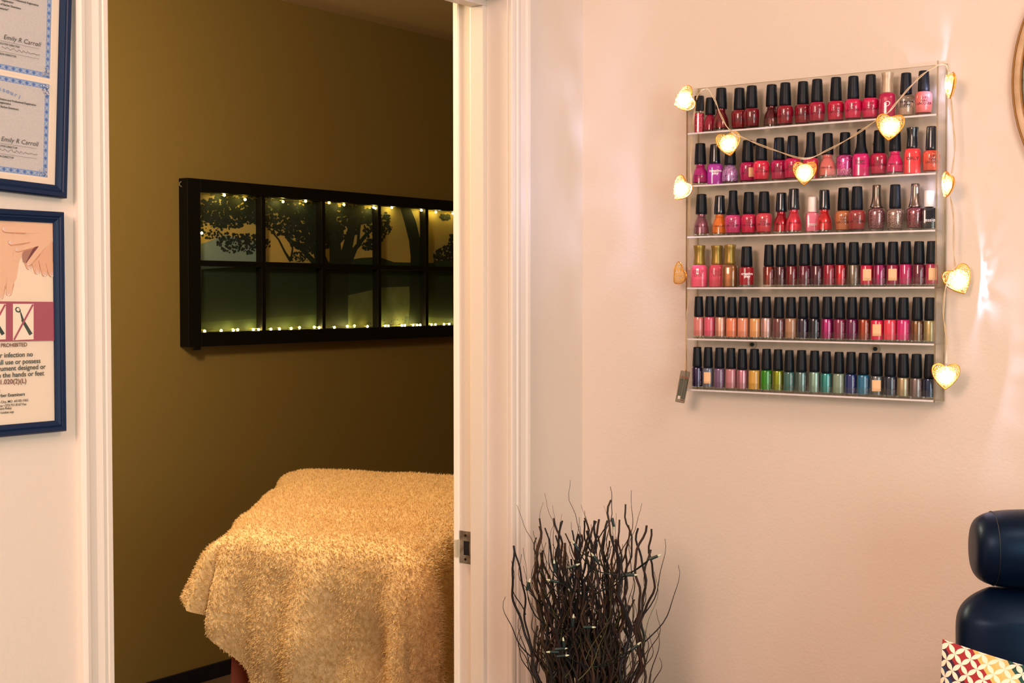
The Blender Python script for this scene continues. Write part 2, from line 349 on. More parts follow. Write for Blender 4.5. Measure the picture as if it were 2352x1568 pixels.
for zbot, ztop in CB:
    A = Art(YP); xl = cx0 + .034
    def R(a, b, c, d, m_): A.poly([(a, c), (b, c), (b, d), (a, d)], m_, False)
    R(xl - .003, cxr + .003, zbot - .003, ztop + .003, paper_m); R(xl, cxr, zbot, ztop, blue2); R(xl + .0008, cxr - .0008, zbot + .0008, ztop - .0008, blue)
    A.L += 1; bw = .0072
    def dia(x, z, r, m_): A.poly([(x - r, z - r * .7), (x + r * .8, z - r), (x + r, z + r * .8), (x - r * .7, z + r)], m_, False, False)
    for i in range(2, int((ztop - zbot) / .0052)):
        dia(cxr - .0040, zbot + i * .0052, .0019, blue3 if i % 2 else blue2); dia(cxr - .0022, zbot + i * .0052 + .0026, .0007, blue2); dia(cxr - .0058, zbot + i * .0052 + .0026, .0007, cert_m)
    for i in range(1, int((cxr - xl - .012) / .0052)):
        for zz in (zbot + .0040, ztop - .0040): dia(xl + i * .0052, zz, .0019, blue3 if i % 2 else blue2); dia(xl + i * .0052 + .0026, zz + .0018, .0007, blue2); dia(xl + i * .0052 + .0026, zz - .0018, .0007, cert_m)
    R(xl + bw, cxr - bw, zbot + bw, ztop - bw, cert_m)
    A.L += 1
    for zc, sg in ((zbot, 1), (ztop, -1)):                     # scroll corners
        for j in range(60):
            a_, r_ = rc5.uniform(0, PI / 2), rc5.uniform(0, .014); dia(cxr - .0015 - r_ * math.cos(a_), zc + sg * (.0015 + r_ * math.sin(a_)), rc5.uniform(.0005, .0011), (cert_m, cert_m, blue2, blue3)[j % 4]); A.L += 1
    for dz, dx in ((.0368, .019), (.0232, .019)): R(xl + .06, cxr - dx, zbot + dz, zbot + dz + .0003, ink)
    A.build('certificate', cf)
def ctxt(body, x, z, size, m_=ink, **k):
    o = text('lettering', body, size, m_, None, Matrix.Translation((x, YP - .0010, z)) @ FW, **k); attach(o, cf); return o
pen = mat('pen_ink', (40, 46, 44), .6)
for zb, zt_ in CB:
    ctxt('Emily R Carroll', cxr - .0163, zb + .0405, .0086, pen, align='RIGHT', shear=.25, spacing=1.05)
    ctxt('EXECUTIVE DIRECTOR', cxr - .048, zb + .0328, .0034, align='RIGHT', offset=.00005)
    ctxt('DIVISION DIRECTOR', cxr - .053, zb + .0192, .0034, align='RIGHT', offset=.00005)
    ctxt('Division and Professional Registration', cxr - .021, zb + .0940, .0037, align='RIGHT', offset=.00009)
    ctxt('Registration', cxr - .059, zb + .0895, .0037, align='RIGHT', offset=.00009)
    ctxt('Board of Barber Examiners', cxr - .0475, zb + .0842, .0037, align='RIGHT', offset=.00009)
    pts = [(cxr - .075 + i * .00026, YP - .0010, zb + .0290 + .0015 * math.sin(i * .21 + math.sin(i * .05)) * math.exp(-((i - 80) / 100) ** 2) + .0004 * math.sin(i * .47)) for i in range(224)]
    o = MB().tube(pts, .0002, 4).build('signature', pen, None, True); attach(o, cf)
ctxt('"Cosmeturist"', cxr - .066, CB[1][0] + .0785, .0040, align='RIGHT', offset=.00009)
for zb, zt_ in CB:
    for i, ch in enumerate('Missouri'):
        t = math.radians(-4 - 4.2 * (i - 3)); r = .085; x_, z_ = cxr - .0475, zb + .0995
        th_ = math.radians(-22); a_ = th_ + math.radians(4.0) * (7 - i)
        o = text('lettering', ch, .0088, blue, None, Matrix.Translation((x_ - r * (math.sin(-th_) - math.sin(-a_)), YP - .0010, z_ + r * (math.cos(a_) - math.cos(th_)))) @ FW @ Matrix.Rotation(a_, 4, 'Z'), align='CENTER', offset=.00015); attach(o, cf)
o = MB().box(cx0 + .0160, cx1 - .0160, YP - .0016, YP - .0013, cz0 + .0160, cz1 - .0160).build('glazing', MC['picture_glass'], None); attach(o, cf)
cf.rotation_euler = (0, math.radians(2.4), 0)

# ------------------------------------------------------------------ window sash picture in the far room
sx0, sx1, sz0, sz1, sy = 3.393, 5.50, 1.2743, 1.897, 3.95
sash = thing('window_sash_picture', 'old black wooden window sash holding a park landscape on the olive wall', 'picture', (sx0, B, sz0))
sash_m = mat('black_sash_wood', (9, 8, 6), .6, bump=(40, .2, .001), spec=.2)
def spart(name, mb, mt, bevel=0, smooth=False):
    o = mb.build(name, mt, None, smooth, bevel); attach(o, sash); return o
m = MB(); m.box(sx0, sx0 + .062, sy, B - .001, sz0, sz1); m.box(sx1 - .062, sx1, sy, B - .001, sz0, sz1); m.box(sx0 + .062, sx1 - .062, sy, B - .001, sz0, sz0 + .053); m.box(sx0 + .062, sx1 - .062, sy, B - .001, sz1 - .047, sz1)
m.box(sx0 + .018, sx0 + .055, sy - .004, sy, sz0 - .012, sz0 + .004)
spart('frame', m, sash_m, .003)
MUN = (3.777, 4.112, 4.456, 4.775, 5.10)
for x in MUN: spart('mullion', MB().box(x - .0105, x + .0105, sy + .004, B - .012, sz0 + .052, sz1 - .046), sash_m, .002)
spart('muntin', MB().box(sx0 + .06, sx1 - .06, sy + .003, B - .014, 1.5745, 1.5955), sash_m, .002)
spart('hook', MB().tube([(sx0 - .002, B - .02, 1.865), (sx0 - .012, B - .02, 1.87), (sx0 - .012, B - .02, 1.878), (sx0 - .004, B - .02, 1.884)], .0022, 8), steel_m, 0, True)
A = Art(B - .006, .00003); A.zc = (sz0 + .046, sz1 - .041)
sky = mat('print_sky', (176, 152, 84), .7, vary=(5, (150, 140, 84))); skyb = mat('print_sky_blue', (112, 132, 128), .7); tree = mat('print_tree', (16, 28, 20), .7); lawn = mat('print_lawn', (24, 40, 26), .7); tree2 = mat('print_leaf', (14, 28, 16), .7); tree3 = mat('print_leaf_blue', (24, 38, 42), .7); hill = mat('print_hill', (30, 48, 30), .7)
road = mat('print_path', (92, 98, 70), .7, vary=(9, (66, 78, 52))); lawn2 = mat('print_lawn_light', (46, 62, 36), .7)
def PX(x0_, x1_, z0_, z1_, m_): A.poly([(x0_, z0_), (x1_, z0_), (x1_, z1_), (x0_, z1_)], m_, False)
PX(sx0 + .055, sx1 - .055, sz0 + .045, sz1 - .04, sky)
A.poly([(462, 560), (520, 540), (600, 560), (606, 600), (462, 625)], skyb)
A.poly([(462, 618), (520, 614), (600, 609), (700, 605), (780, 600), (830, 592), (870, 590), (905, 602), (1000, 604), (1160, 606), (1160, 800), (462, 800)], hill)
A.poly([(462, 632), (600, 618), (780, 618), (1160, 640), (1160, 800), (462, 800)], lawn)
A.poly([(790, 680), (880, 660), (940, 658), (945, 740), (990, 770), (850, 775), (780, 770)], road)
A.poly([(462, 740), (760, 720), (1160, 735), (1160, 800), (462, 800)], lawn2)
A.poly([(795, 690), (850, 682), (930, 700), (930, 770), (800, 775)], road)
for k, pts, wd in ((0, [(760, 775), (757, 700), (752, 640), (735, 590), (722, 540), (712, 500), (700, 450)], [62, 44, 34, 26, 20, 15, 10]), (1, [(770, 775), (778, 690), (786, 620), (800, 560), (812, 510), (830, 470), (845, 440)], [60, 42, 30, 22, 17, 12, 8]),
                   (2, [(765, 690), (772, 600), (768, 540), (760, 480), (770, 440)], [40, 30, 24, 17, 10]), (3, [(752, 650), (720, 600), (690, 570), (655, 540), (620, 520)], [24, 13, 8, 5, 3]),
                   (4, [(722, 570), (680, 500), (655, 470), (640, 440)], [16, 9, 7, 5]), (5, [(668, 600), (655, 580), (640, 550), (618, 525)], [7, 5, 4, 3]), (6, [(668, 598), (672, 570), (660, 545)], [6, 4, 3]),
                   (7, [(790, 620), (812, 575), (840, 540), (868, 515)], [18, 11, 8, 5]), (8, [(785, 600), (770, 560), (745, 530)], [12, 7, 4]), (9, [(805, 600), (822, 560), (825, 520), (838, 480)], [9, 7, 6, 4]),
                   (10, [(780, 610), (800, 590), (830, 560)], [8, 5, 4]), (11, [(955, 770), (956, 700), (955, 640), (956, 590), (952, 550), (942, 510), (930, 470), (924, 440)], [36, 30, 27, 26, 26, 26, 24, 22]),
                   (12, [(590, 500), (570, 470), (600, 515), (607, 516)], [3, 3, 3, 3]), (13, [(560, 480), (590, 505), (608, 512)], [3, 4, 4])):
    A.stroke(pts, wd, tree)
rnd = random.Random(3); A.L += 1
def leaves(cx, cy, rx, ry, n, s0, s1):
    for _ in range(int(n * 2.5)):
        a, r = rnd.random() * 2 * PI, math.sqrt(rnd.random()); x, y = cx + rx * r * math.cos(a), cy + ry * r * math.sin(a); s = rnd.uniform(s0 * .55, s1 * .62); k = rnd.randint(5, 7); tm = rnd.choice((tree, tree, tree2, tree, tree3))
        if y < 441 + (x - 462) * .0915: continue
        A.L += .004
        A.poly([(x + s * rnd.uniform(.6, 1.2) * math.cos(2 * PI * i / k), y + s * rnd.uniform(.6, 1.2) * math.sin(2 * PI * i / k)) for i in range(k)], tm, new=False)
for c in ((530, 480, 75, 42, 260, 4, 9), (490, 520, 40, 30, 60, 3, 7), (560, 560, 62, 24, 120, 3, 7), (600, 480, 40, 40, 70, 3, 8), (640, 500, 40, 40, 100, 3, 8), (690, 470, 70, 28, 170, 4, 9), (715, 530, 60, 50, 260, 4, 9), (770, 500, 60, 60, 260, 4, 9),
          (830, 480, 40, 36, 170, 4, 8), (860, 530, 26, 30, 60, 3, 6), (845, 565, 14, 10, 22, 3, 6), (885, 515, 16, 26, 30, 3, 7), (870, 450, 20, 16, 40, 3, 7), (1022, 497, 12, 9, 24, 3, 6), (1030, 590, 34, 26, 150, 3, 6), (1080, 560, 50, 50, 200, 4, 8), (690, 590, 26, 12, 40, 2, 5), (900, 745, 60, 20, 60, 1, 3), (1120, 470, 60, 40, 120, 4, 9)):
    leaves(*c)
A.poly([(995, 600), (1060, 598), (1160, 602), (1160, 650), (1010, 645)], hill)
A.build('landscape_print', sash)

# fairy lights round the print
fl = thing('fairy_light_string', 'warm tiny fairy lights strung inside the black window sash', 'string lights', (sx0, B, sz0))
bulb_m = mat('warm_fairy_bulb', (255, 235, 150), .4, emit=(255, 222, 96), es=70)
yb = B - .028
pts = []
for i in range(120):
    x = sx0 + .07 + (sx1 - sx0 - .14) * i / 119; pts.append((x, yb + .004 * math.sin(i * 1.7), sz0 + .058 + .004 * abs(math.sin(i * .45)) + .002 * math.sin(i * 2.1)))
o = MB().tube(pts, .0009, 5).tube([(x, y_, sz1 - .052 - (z - sz0 - .058) * .8) for x, y_, z in pts], .0009, 5).tube([(sx0 + .066, yb, sz0 + .06), (sx0 + .0655, yb, 1.6), (sx0 + .068, yb, sz1 - .052)], .0009, 5).build('wire', mat('thin_copper_wire', (120, 100, 44), .4, .5), None); attach(o, fl)
bm = MB().sphere((0, 0, 0), .0050, 8).mesh('bulb', bulb_m)
bp_ = [(470, 761), (508, 761), (536, 758), (546, 757), (582, 759), (594, 757), (622, 757), (642, 755), (669, 754), (688, 752), (722, 751), (733, 752), (768, 754), (798, 749), (814, 748), (844, 752), (885, 749), (892, 750), (923, 748), (930, 747), (949, 747), (958, 748), (965, 746), (991, 745), (1000, 746), (1020, 745), (1032, 744), (1060, 742), (1080, 741), (515, 448), (563, 458), (650, 463), (702, 462), (790, 470), (858, 476), (863, 478), (756, 465), (900, 476), (968, 483), (1001, 487), (1040, 490), (463, 535), (1072, 492)]
for px, py in bp_:
    p = at(px, py, 'y', yb - .004); p.z = min(max(p.z, sz0 + .057), sz1 - .050)
    o = obj('bulb', bm, None, p); attach(o, fl)
for px, e in ((536, .02), (588, .03), (669, .025), (728, .03), (806, .04), (888, .03), (928, .035), (956, .045), (995, .035), (1050, .03), (1110, .03)):
    p = at(px, 752, 'y', yb - .006); l = bpy.data.lights.new('fairy_glow', 'POINT'); l.energy = e * 2.2; l.color = (1, .86, .28); l.shadow_soft_size = .004
    o = bpy.data.objects.new('fairy_glow', l); C.objects.link(o); o.location = (p.x, yb - .006, sz0 + .066)
for px in (515, 650, 702, 790, 860, 905, 968, 1010, 1060):
    p = at(px, 470, 'y', yb - .006); l = bpy.data.lights.new('fairy_glow', 'POINT'); l.energy = .055; l.color = (1, .86, .28); l.shadow_soft_size = .004
    o = bpy.data.objects.new('fairy_glow', l); C.objects.link(o); o.location = (p.x, yb - .006, sz1 - .056)

# ------------------------------------------------------------------ massage table and towel
NL, NR, FRr, FLl = Vector((2.40, 2.64, 0)), Vector((2.475, 2.08, 0)), Vector((3.55, 2.66, 0)), Vector((3.395, 3.41, 0)); ZT = .845
def quad(a, b, ins=0): # a 0..1 left->right, b 0..1 near->far
    a = ins + a * (1 - 2 * ins); b = ins * .5 + b * (1 - ins)
    return (NL * (1 - a) + NR * a) * (1 - b) + (FLl * (1 - a) + FRr * a) * b
mt = thing('massage_table', 'massage table hidden under the towel in the dim olive room', 'massage table', quad(.5, .5))
pad_m = mat('tan_vinyl', (150, 104, 74), .5)
m = MB(); k = [quad(a, b, .06) for a, b in ((0, 0), (1, 0), (1, 1), (0, 1))]
m.add([(p.x, p.y, ZT - .09) for p in k] + [(p.x, p.y, ZT - .015) for p in k], [(3, 2, 1, 0), (4, 5, 6, 7), (0, 1, 5, 4), (1, 2, 6, 5), (2, 3, 7, 6), (3, 0, 4, 7)])
o = m.build('top', pad_m, None, bevel=.012); attach(o, mt)
for a, b in ((.12, .06), (.88, .06), (.88, .94), (.12, .94)):
    p = quad(a, b); o = MB().box(p.x - .02, p.x + .02, p.y - .02, p.y + .02, 0, ZT - .09).build('leg', mat('brown_wood_leg', (92, 58, 38), .5), None, bevel=.004); attach(o, mt)
# terracotta sheet hanging below the towel
V, Fc = [], []; NU, NV = 260, 26
per = [quad(0, .8), quad(0, 0), quad(1, 0), quad(1, .4)]
seg = [(per[i + 1] - per[i]).length for i in range(3)]; tot = sum(seg); cen = quad(.5, .4)
for i in range(NU):
    s_ = tot * i / (NU - 1); j = 0
    while j < 2 and s_ > seg[j]: s_ -= seg[j]; j += 1
    p = per[j].lerp(per[j + 1], min(s_ / seg[j], 1)); out = (p - cen).normalized()
    for q in range(NV):
        t = q / (NV - 1); z = (ZT - .02) * (1 - t) + .03 * t
        fo = (.012 + .03 * t) * math.sin(i * .42 + 1.2 * math.sin(i * .09)) * min(1, t * 4)
        V.append(p + out * (-.03 + .022 * t + fo) + Vector((0, 0, z)))
for i in range(NU - 1):
    for q in range(NV - 1): Fc.append((i * NV + q, i * NV + q + 1, (i + 1) * NV + q + 1, (i + 1) * NV + q))
o = MB().add(V, Fc).build('table_sheet', mat('terracotta_sheet', (168, 78, 56), .85, sheen=.2, bump=(300, .3, .0006)), None, True); so = o.modifiers.new('thickness', 'SOLIDIFY'); so.thickness = .002
tag(o, 'terracotta sheet hanging in folds below the fluffy towel', 'sheet')

# towel: cloth grid draped over near end and left side, with real pile tufts
ua = (NR - NL).normalized(); ub = (FLl - NL).normalized()
LA, LB = (NR - NL).length, (FLl - NL).length
def towel(a, b):
    """a metres from left edge (neg = hanging left), b metres from near edge (neg = hanging front)"""
    ca, cb = min(max(a, 0), LA), min(max(b, 0), LB)
    base = quad(ca / LA, cb / LB); oa, ob = a - ca, b - cb; r = math.hypot(oa, ob)
    nz = noise.noise(Vector((a * 5, b * 5, 0))) * .012 + noise.noise(Vector((a * 13, b * 13, 4))) * .004
    if r < 1e-6: 
        edge = min(ca, cb, LA - ca) ; return Vector((base.x, base.y, ZT + .03 + nz * .9 - .02 * math.exp(-edge / .03)))
    th = math.atan2(-ob, -oa)                       # 0 = left, pi/2 = front
    nl = Vector((-ua.y, ua.x, 0)); nl = nl if nl.dot(ub) > 0 else -nl
    dirv = (-ua if oa < 0 else ua) * abs(oa) / r - nl * abs(ob) / r * (1 if ob < 0 else -1)
    corner = max(0, min(1, th / .5, (1.50 - th) / .22)) if oa < 0 and ob < 0 else 0
    rc = .045; g = rc * (1 - math.exp(-r / rc)); h = r - rc * (1 - math.exp(-r / rc)) * .75
    g += r * .03 + corner * .36 * min(r, .26)
    h *= (1 - .08 * corner)
    s_ = ca - (r * .35 if corner else 0); f = min(1, r / .25)
    fold = f * (.024 * math.sin(s_ * 21 + 2.1 + b * .6) + .012 * math.sin(s_ * 47 + 1 - b) + .02 * math.sin(s_ * 9 + .5))
    if corner: fold += -.030 * f * math.exp(-((th - 1.42) / .08) ** 2)
    p = base + dirv * (g + fold + nz * 1.3); p.z = ZT + .012 - h + nz * .3
    return p
AX, AY, BX, BY = -.17, LA + .32, -.76, LB + .04
AY = LA + .80
ALP = ((-9, .25), (-.76, .25), (-.36, .085), (-.30, .03), (-.24, -.04), (-.16, -.125), (-.09, -.17), (9, -.17))
def aleft(b): return next(p[1] + (q[1] - p[1]) * (b - p[0]) / (q[0] - p[0]) for p, q in zip(ALP, ALP[1:]) if b <= q[0])
NA, NB = 190, 300; V, Fc = [], []
for i in range(NA):
    for j in range(NB):
        bb_ = BX + (BY - BX) * j / (NB - 1); al = aleft(bb_); V.append(towel(al + (AY - al) * i / (NA - 1), bb_))
for i in range(NA - 1):
    for j in range(NB - 1): Fc.append((i * NB + j, (i + 1) * NB + j, (i + 1) * NB + j + 1, i * NB + j + 1))
tow_m = mat('cream_terry', (240, 208, 160), .9, sheen=.3, vary=(95, (214, 176, 118)))
tb = thing('towel', 'fluffy cream towel draped over the massage table in the far room', 'towel', quad(.2, .1))
o = MB().add(V, Fc).build('cloth', tow_m, None, True); attach(o, tb)
rt = random.Random(5); PV, PF = [], []; NT = 170000
for n_ in range(NT):
    b = BX + (BY - BX) * (rt.random() ** 1.15); a = 0; ww = rt.random()
    fi = ww * (NA - 1); fj = (b - BX) / (BY - BX) * (NB - 1); i = min(int(fi), NA - 2); j = min(int(fj), NB - 2)
    p0, p1, p2 = V[i * NB + j], V[(i + 1) * NB + j], V[i * NB + j + 1]; N_ = (p1 - p0).cross(p2 - p0)
    if N_.length < 1e-10: continue
    N_.normalize(); p = p0 + (p1 - p0) * (fi - i) + (p2 - p0) * (fj - j)
    T = Vector((rt.uniform(-1, 1), rt.uniform(-1, 1), rt.uniform(-1, 1))); S = N_.cross(T).normalized(); wd = rt.uniform(.0009, .0015); Ln = rt.uniform(.005, .010)
    tip = p + (N_ + T * .8 + Vector((0, 0, -.35))).normalized() * Ln; S2 = N_.cross(S) * wd; S = S * wd
    c_ = len(PV); PV += [p - S, p + S * .5 + S2, p + S * .5 - S2, tip]; PF += [(c_, c_ + 1, c_ + 3), (c_ + 1, c_ + 2, c_ + 3), (c_ + 2, c_, c_ + 3)]
o = MB().add(PV, PF).build('pile', tow_m, None, False, kind='stuff'); attach(o, tb)

# ------------------------------------------------------------------ acrylic rack on the right wall
acr = clear('clear_acrylic', (252, 253, 252)); acr_edge = mat('acrylic_cut_edge', (222, 218, 222), .25, coat=.5); acr_line = clear('acrylic_line', (222, 214, 196), extra=.06)  # shelf edge: pale opaque colour stands in for the acrylic's edge glow
XF, XB = 2.424, 2.472; Y0, Y1 = .833, 1.3385; ZB, ZTP = 1.276, 1.883
SH = [1.7895, 1.6857, 1.5845, 1.483, 1.3815, 1.2805]
rack = thing('polish_rack', 'clear acrylic six tier wall rack full of nail polish', 'rack', (W, (Y0 + Y1) / 2, ZB))
def rpart(name, mb, mt, bevel=0, smooth=False, label=None):
    o = mb.build(name, mt, None, smooth, bevel); attach(o, rack)
    if label: o['label'] = label
    return o
rpart('back_panel', MB().box(XB, XB + .003, Y0, Y1, ZB, ZTP, 0).box(XB - .0002, XB + .0032, Y0, Y1, ZTP, ZTP + .0006, 1), [acr, acr_line])
for y_ in (Y0, Y1 - .003):
    rpart('side_panel', MB().box(XF + .0008, XB, y_, y_ + .003, ZB, ZTP).box(XF, XF + .0008, y_, y_ + .003, ZB, ZTP, 1).box(XB - .0006, XB, y_ - .0003, y_ + .0033, ZB, ZTP, 1), [acr, acr_line])
for z in SH:
    m = MB(); m.box(XF + .0022, XB, Y0 + .003, Y1 - .003, z - .003, z); m.box(XF + .0002, XF + .0022, Y0 + .003, Y1 - .003, z, z + .0165)
    m.box(XF, XF + .0022, Y0 + .003, Y1 - .003, z - .0032, z, 1)
    rpart('shelf', m, [acr, acr_edge])
for px, py in ((1731, 331), (1727, 791), (2010, 801), (2010, 331)):
    p = at(px, py, 'x', XB)
    rpart('screw', MB().tube([(XB - .0035, p.y, p.z), (XB - .002, p.y, p.z), (XB + .003, p.y, p.z)], [.0022, .0036, .0036], 16), mat('black_screw', (24, 44, 42), .35, .5), 0, True)
    rpart('spacer', MB().tube([(XB + .003, p.y, p.z), (W - .0002, p.y, p.z)], .008, 20), mat('pale_spacer', (190, 176, 156), .4), 0, True)

# ------------------------------------------------------------------ nail polish bottles
cap_m = mat('matte_black_cap', (7, 16, 26), .42, spec=.25); capg_m = mat('glossy_black_cap', (14, 22, 38), .2, coat=.6)
gold_m = mat('brass_gold_cap', (150, 126, 60), .38, .55); met_m = mat('gunmetal_cap', (120, 108, 100), .25, .9); silv_m = mat('champagne_cap', (196, 174, 150), .38, .35); wht_m = mat('white_cap', (246, 240, 238), .35)
gl_m = clear('bottle_glass', (244, 244, 242), extra=.04); stick_m = mat('tan_sticker', (240, 196, 152), .7); inkd = mat('black_ink', (40, 18, 26), .5); inkw = mat('white_ink', (240, 230, 235), .5)
def lacquer(col, kind):
    key = 'lacquer_%d_%d_%d_%s' % (col + (kind,))
    if key in MC: return MC[key]
    if kind == 'g':
        m_ = mat(key, col, .22, .35, coat=1); nt = m_.node_tree; b = nt.nodes['Principled BSDF']
        tc = nt.nodes.new('ShaderNodeTexCoord'); v = nt.nodes.new('ShaderNodeTexVoronoi'); v.inputs['Scale'].default_value = 1900
        r = nt.nodes.new('ShaderNodeValToRGB'); e = r.color_ramp.elements; e[0].color = lin(tuple(int(c * .25) for c in col)); e[1].color = lin(tuple(min(255, int(c * 1.15 + 28)) for c in col)); e[0].position = .3; e[1].position = .75
        s_ = nt.nodes.new('ShaderNodeSeparateColor')
        nt.links.new(tc.outputs['Object'], v.inputs['Vector']); nt.links.new(v.outputs['Color'], s_.inputs[0]); nt.links.new(s_.outputs[0], r.inputs[0]); nt.links.new(r.outputs[0], b.inputs['Base Color'])
        return m_
    return mat(key, tuple(int(c * .90) for c in col), .32, .5 if kind == 'm' else 0, coat=1, spec=.15)
def cap_prof(kind, h):
    """unit radius = cap bottom radius 1"""
    if kind == 'flare': P = [(1, 0), (1, .02), (.93, .08), (.76, .25), (.66, .5), (.63, .8), (.63, .95), (.56, 1)]
    elif kind == 'hour': P = [(.86, 0), (.9, .03), (.88, .12), (.80, .4), (.79, .6), (.84, .8), (.93, .93), (.9, .98), (.5, 1)]
    elif kind == 'white': P = [(.95, 0), (1, .03), (.98, .5), (.97, .96), (.85, 1)]
    elif kind == 'square': P = [(1, 0), (1, .02), (1, .97), (.95, 1)]
    else: P = [(.96, 0), (1, .02), (1, .12), (.97, .35), (.90, .7), (.85, .94), (.83, .98), (.76, 1)]
    return [(r, z * h) for r, z in P]
CACHE = {}
def bottle_meshes(style, cap, rb, hb, rc_, hc, capm, col, kind):
    key = (style, cap, round(rb, 4), round(hb, 3), round(hc, 3), capm.name, col, kind)
    if key in CACHE: return CACHE[key]
    L = lacquer(col, kind); b = MB(); g = None
    if style == 'opi':       # squat shouldered bottle with thick clear base
        pr = [(.70, 0), (.80, .025), (.87, .10), (.90, .13), (.96, .4), (1, .66), (1, .80), (.96, .90), (.80, .965), (.52, 1)]; mi = [1, 1, 1, 0, 0, 0, 0, 0, 0]; sq = 2.4
    elif style == 'cg':      # conical shoulders and ringed neck
        pr = [(.93, 0), (1, .04), (1, .09), (.99, .14), (.97, .32), (.90, .52), (.76, .70), (.60, .80), (.54, .85), (.60, .87), (.54, .90), (.55, 1)]; mi = [1, 1, 1, 0, 0, 0, 0, 0, 0, 0, 0]; sq = 2
    elif style == 'dome':
        pr = [(.92, 0), (1, .05), (1, .15), (1, .4), (.93, .65), (.74, .85), (.48, .96), (.46, 1)]; mi = [1, 1, 0, 0, 0, 0, 0]; sq = 2
    elif style == 'block':   # tall rounded block
        pr = [(.95, 0), (1, .03), (1, .05), (1, .80), (.95, .92), (.80, .98), (.5, 1)]; mi = [1, 0, 0, 0, 0, 0]; sq = 3.2
    elif style == 'essie':
        pr = [(.9, 0), (.95, .03), (.95, .08), (.95, .1), (.97, .8), (.9, .93), (.55, .97), (.5, 1)]; mi = [1, 1, 1, 0, 0, 0, 0]; sq = 5
    elif style == 'tall':
        pr = [(.95, 0), (1, .02), (1, .05), (1, .86), (.8, .9), (.75, 1)]; mi = [1, 0, 0, 1, 1]; sq = 3
    else:                    # straight cylinder with square shoulders
        pr = [(.88, 0), (.97, .02), (1, .06), (1, .09), (1, .12), (1, .90), (.96, .96), (.80, .985), (.6, 1)]; mi = [1, 1, 1, 1, 0, 0, 0, 0]; sq = 2.3
    pr = [(r * rb, z * hb) for r, z in pr]
    if kind == 'c':          # clear bottle with only a little colour at the bottom
        b.lathe(pr, 24, sq=sq, mats=[1] * len(mi)); b.lathe([(r * .9, z) for r, z in pr[2:5]], 24, sq=sq)
    else: b.lathe(pr, 24, sq=sq, mats=mi)
    c = MB().lathe([(r * rc_, z) for r, z in cap_prof(cap, hc)], 24, sq=5 if cap == 'square' else 2)
    CACHE[key] = (b.mesh('glass_bottle', [L, gl_m]), c.mesh('cap', capm)); return CACHE[key]
SQ = {'opi': 2.4, 'cg': 2.0, 'dome': 2.0, 'block': 3.2, 'essie': 5.0, 'tall': 3.0, 'vin': 2.3}
def sup(t, q): return (abs(math.cos(t)) ** q + abs(math.sin(t)) ** q) ** (-1 / q)
def bend(me, R, z, q=2.0):
    for v in me.vertices:
        x, y_ = v.co.x, v.co.y; g = sup(x / R, q) * R + .0002; v.co = (g * math.sin(x / R), -g * math.cos(x / R), z + y_)
    return me
TXC = {}
def lettering(kind, R, hb, q):
    key = (kind, round(R, 4), round(hb, 3), q)
    if key in TXC: return TXC[key]
    if kind == 'opi': me = text_mesh('O·P·I\nNAIL\nLACQUER', .0058, inkd, 'CENTER', line=.85, offset=.00004); z = hb * .66
    elif kind == 'orly': me = text_mesh('ORLY', .0082, inkd, 'CENTER', offset=.00015); z = hb * .54
    elif kind == 'epix': me = text_mesh('ORLY\nEPIX', .0085, mat('dull_rose_ink', (150, 50, 60), .5), 'CENTER', line=.8, offset=.0001); z = hb * .62
    elif kind == 'cp': me = text_mesh('creative\nplay', .0072, inkw, 'CENTER', line=.7, offset=.00022); z = hb * .60
    elif kind == 'cpd': me = text_mesh('creative\nplay', .0072, inkd, 'CENTER', line=.7, offset=.00022); z = hb * .60
    elif kind == 'O': me = text_mesh('O', .014, inkw, 'CENTER', shear=.2); z = hb * .45
    elif kind == 'cg': me = text_mesh('CHINA GLAZE', .0036, inkd, 'CENTER', offset=.00004); z = hb * .42
    elif kind == 'essie': me = text_mesh('essie', .0085, inkw, 'CENTER', offset=.0001); z = hb * .36
    elif kind == 'vin':
        me = text_mesh('CND VINYLUX', .0042, mat('pale_ink', (170, 150, 170), .5), 'CENTER', offset=.00003); z = hb * .5
        for v in me.vertices: v.co = (-v.co.y + .0062, v.co.x * 1.0, 0)
    elif kind == 'fn': me = text_mesh('Finger\nPaints', .0068, inkd, 'CENTER', line=.75, offset=.0001); z = hb * .62
    else: me = None; z = 0
    TXC[key] = bend(me, R, z, q); return TXC[key]
def sticker_mesh(R, wd, z0_, z1_, q, c0=0):
    me = MB(); V = []
    n = 8
    for z in (z0_, z1_):
        for i in range(n + 1):
            t = c0 + (-.5 + i / n) * wd / R; g = R * sup(t, q) + .0004; V.append((g * math.sin(t), -g * math.cos(t), z))
    return me.add(V, [(i, i + 1, n + 2 + i, n + 1 + i) for i in range(n)]).mesh('sticker', stick_m)

ROWN = ['top', 'second', 'third', 'fourth', 'fifth', 'bottom']
ORD = ['first', 'second', 'third', 'fourth', 'fifth', 'sixth', 'seventh', 'eighth', 'ninth', 'tenth', 'eleventh', 'twelfth', 'thirteenth', 'fourteenth', 'fifteenth', 'sixteenth', 'seventeenth', 'eighteenth', 'nineteenth', 'twentieth']
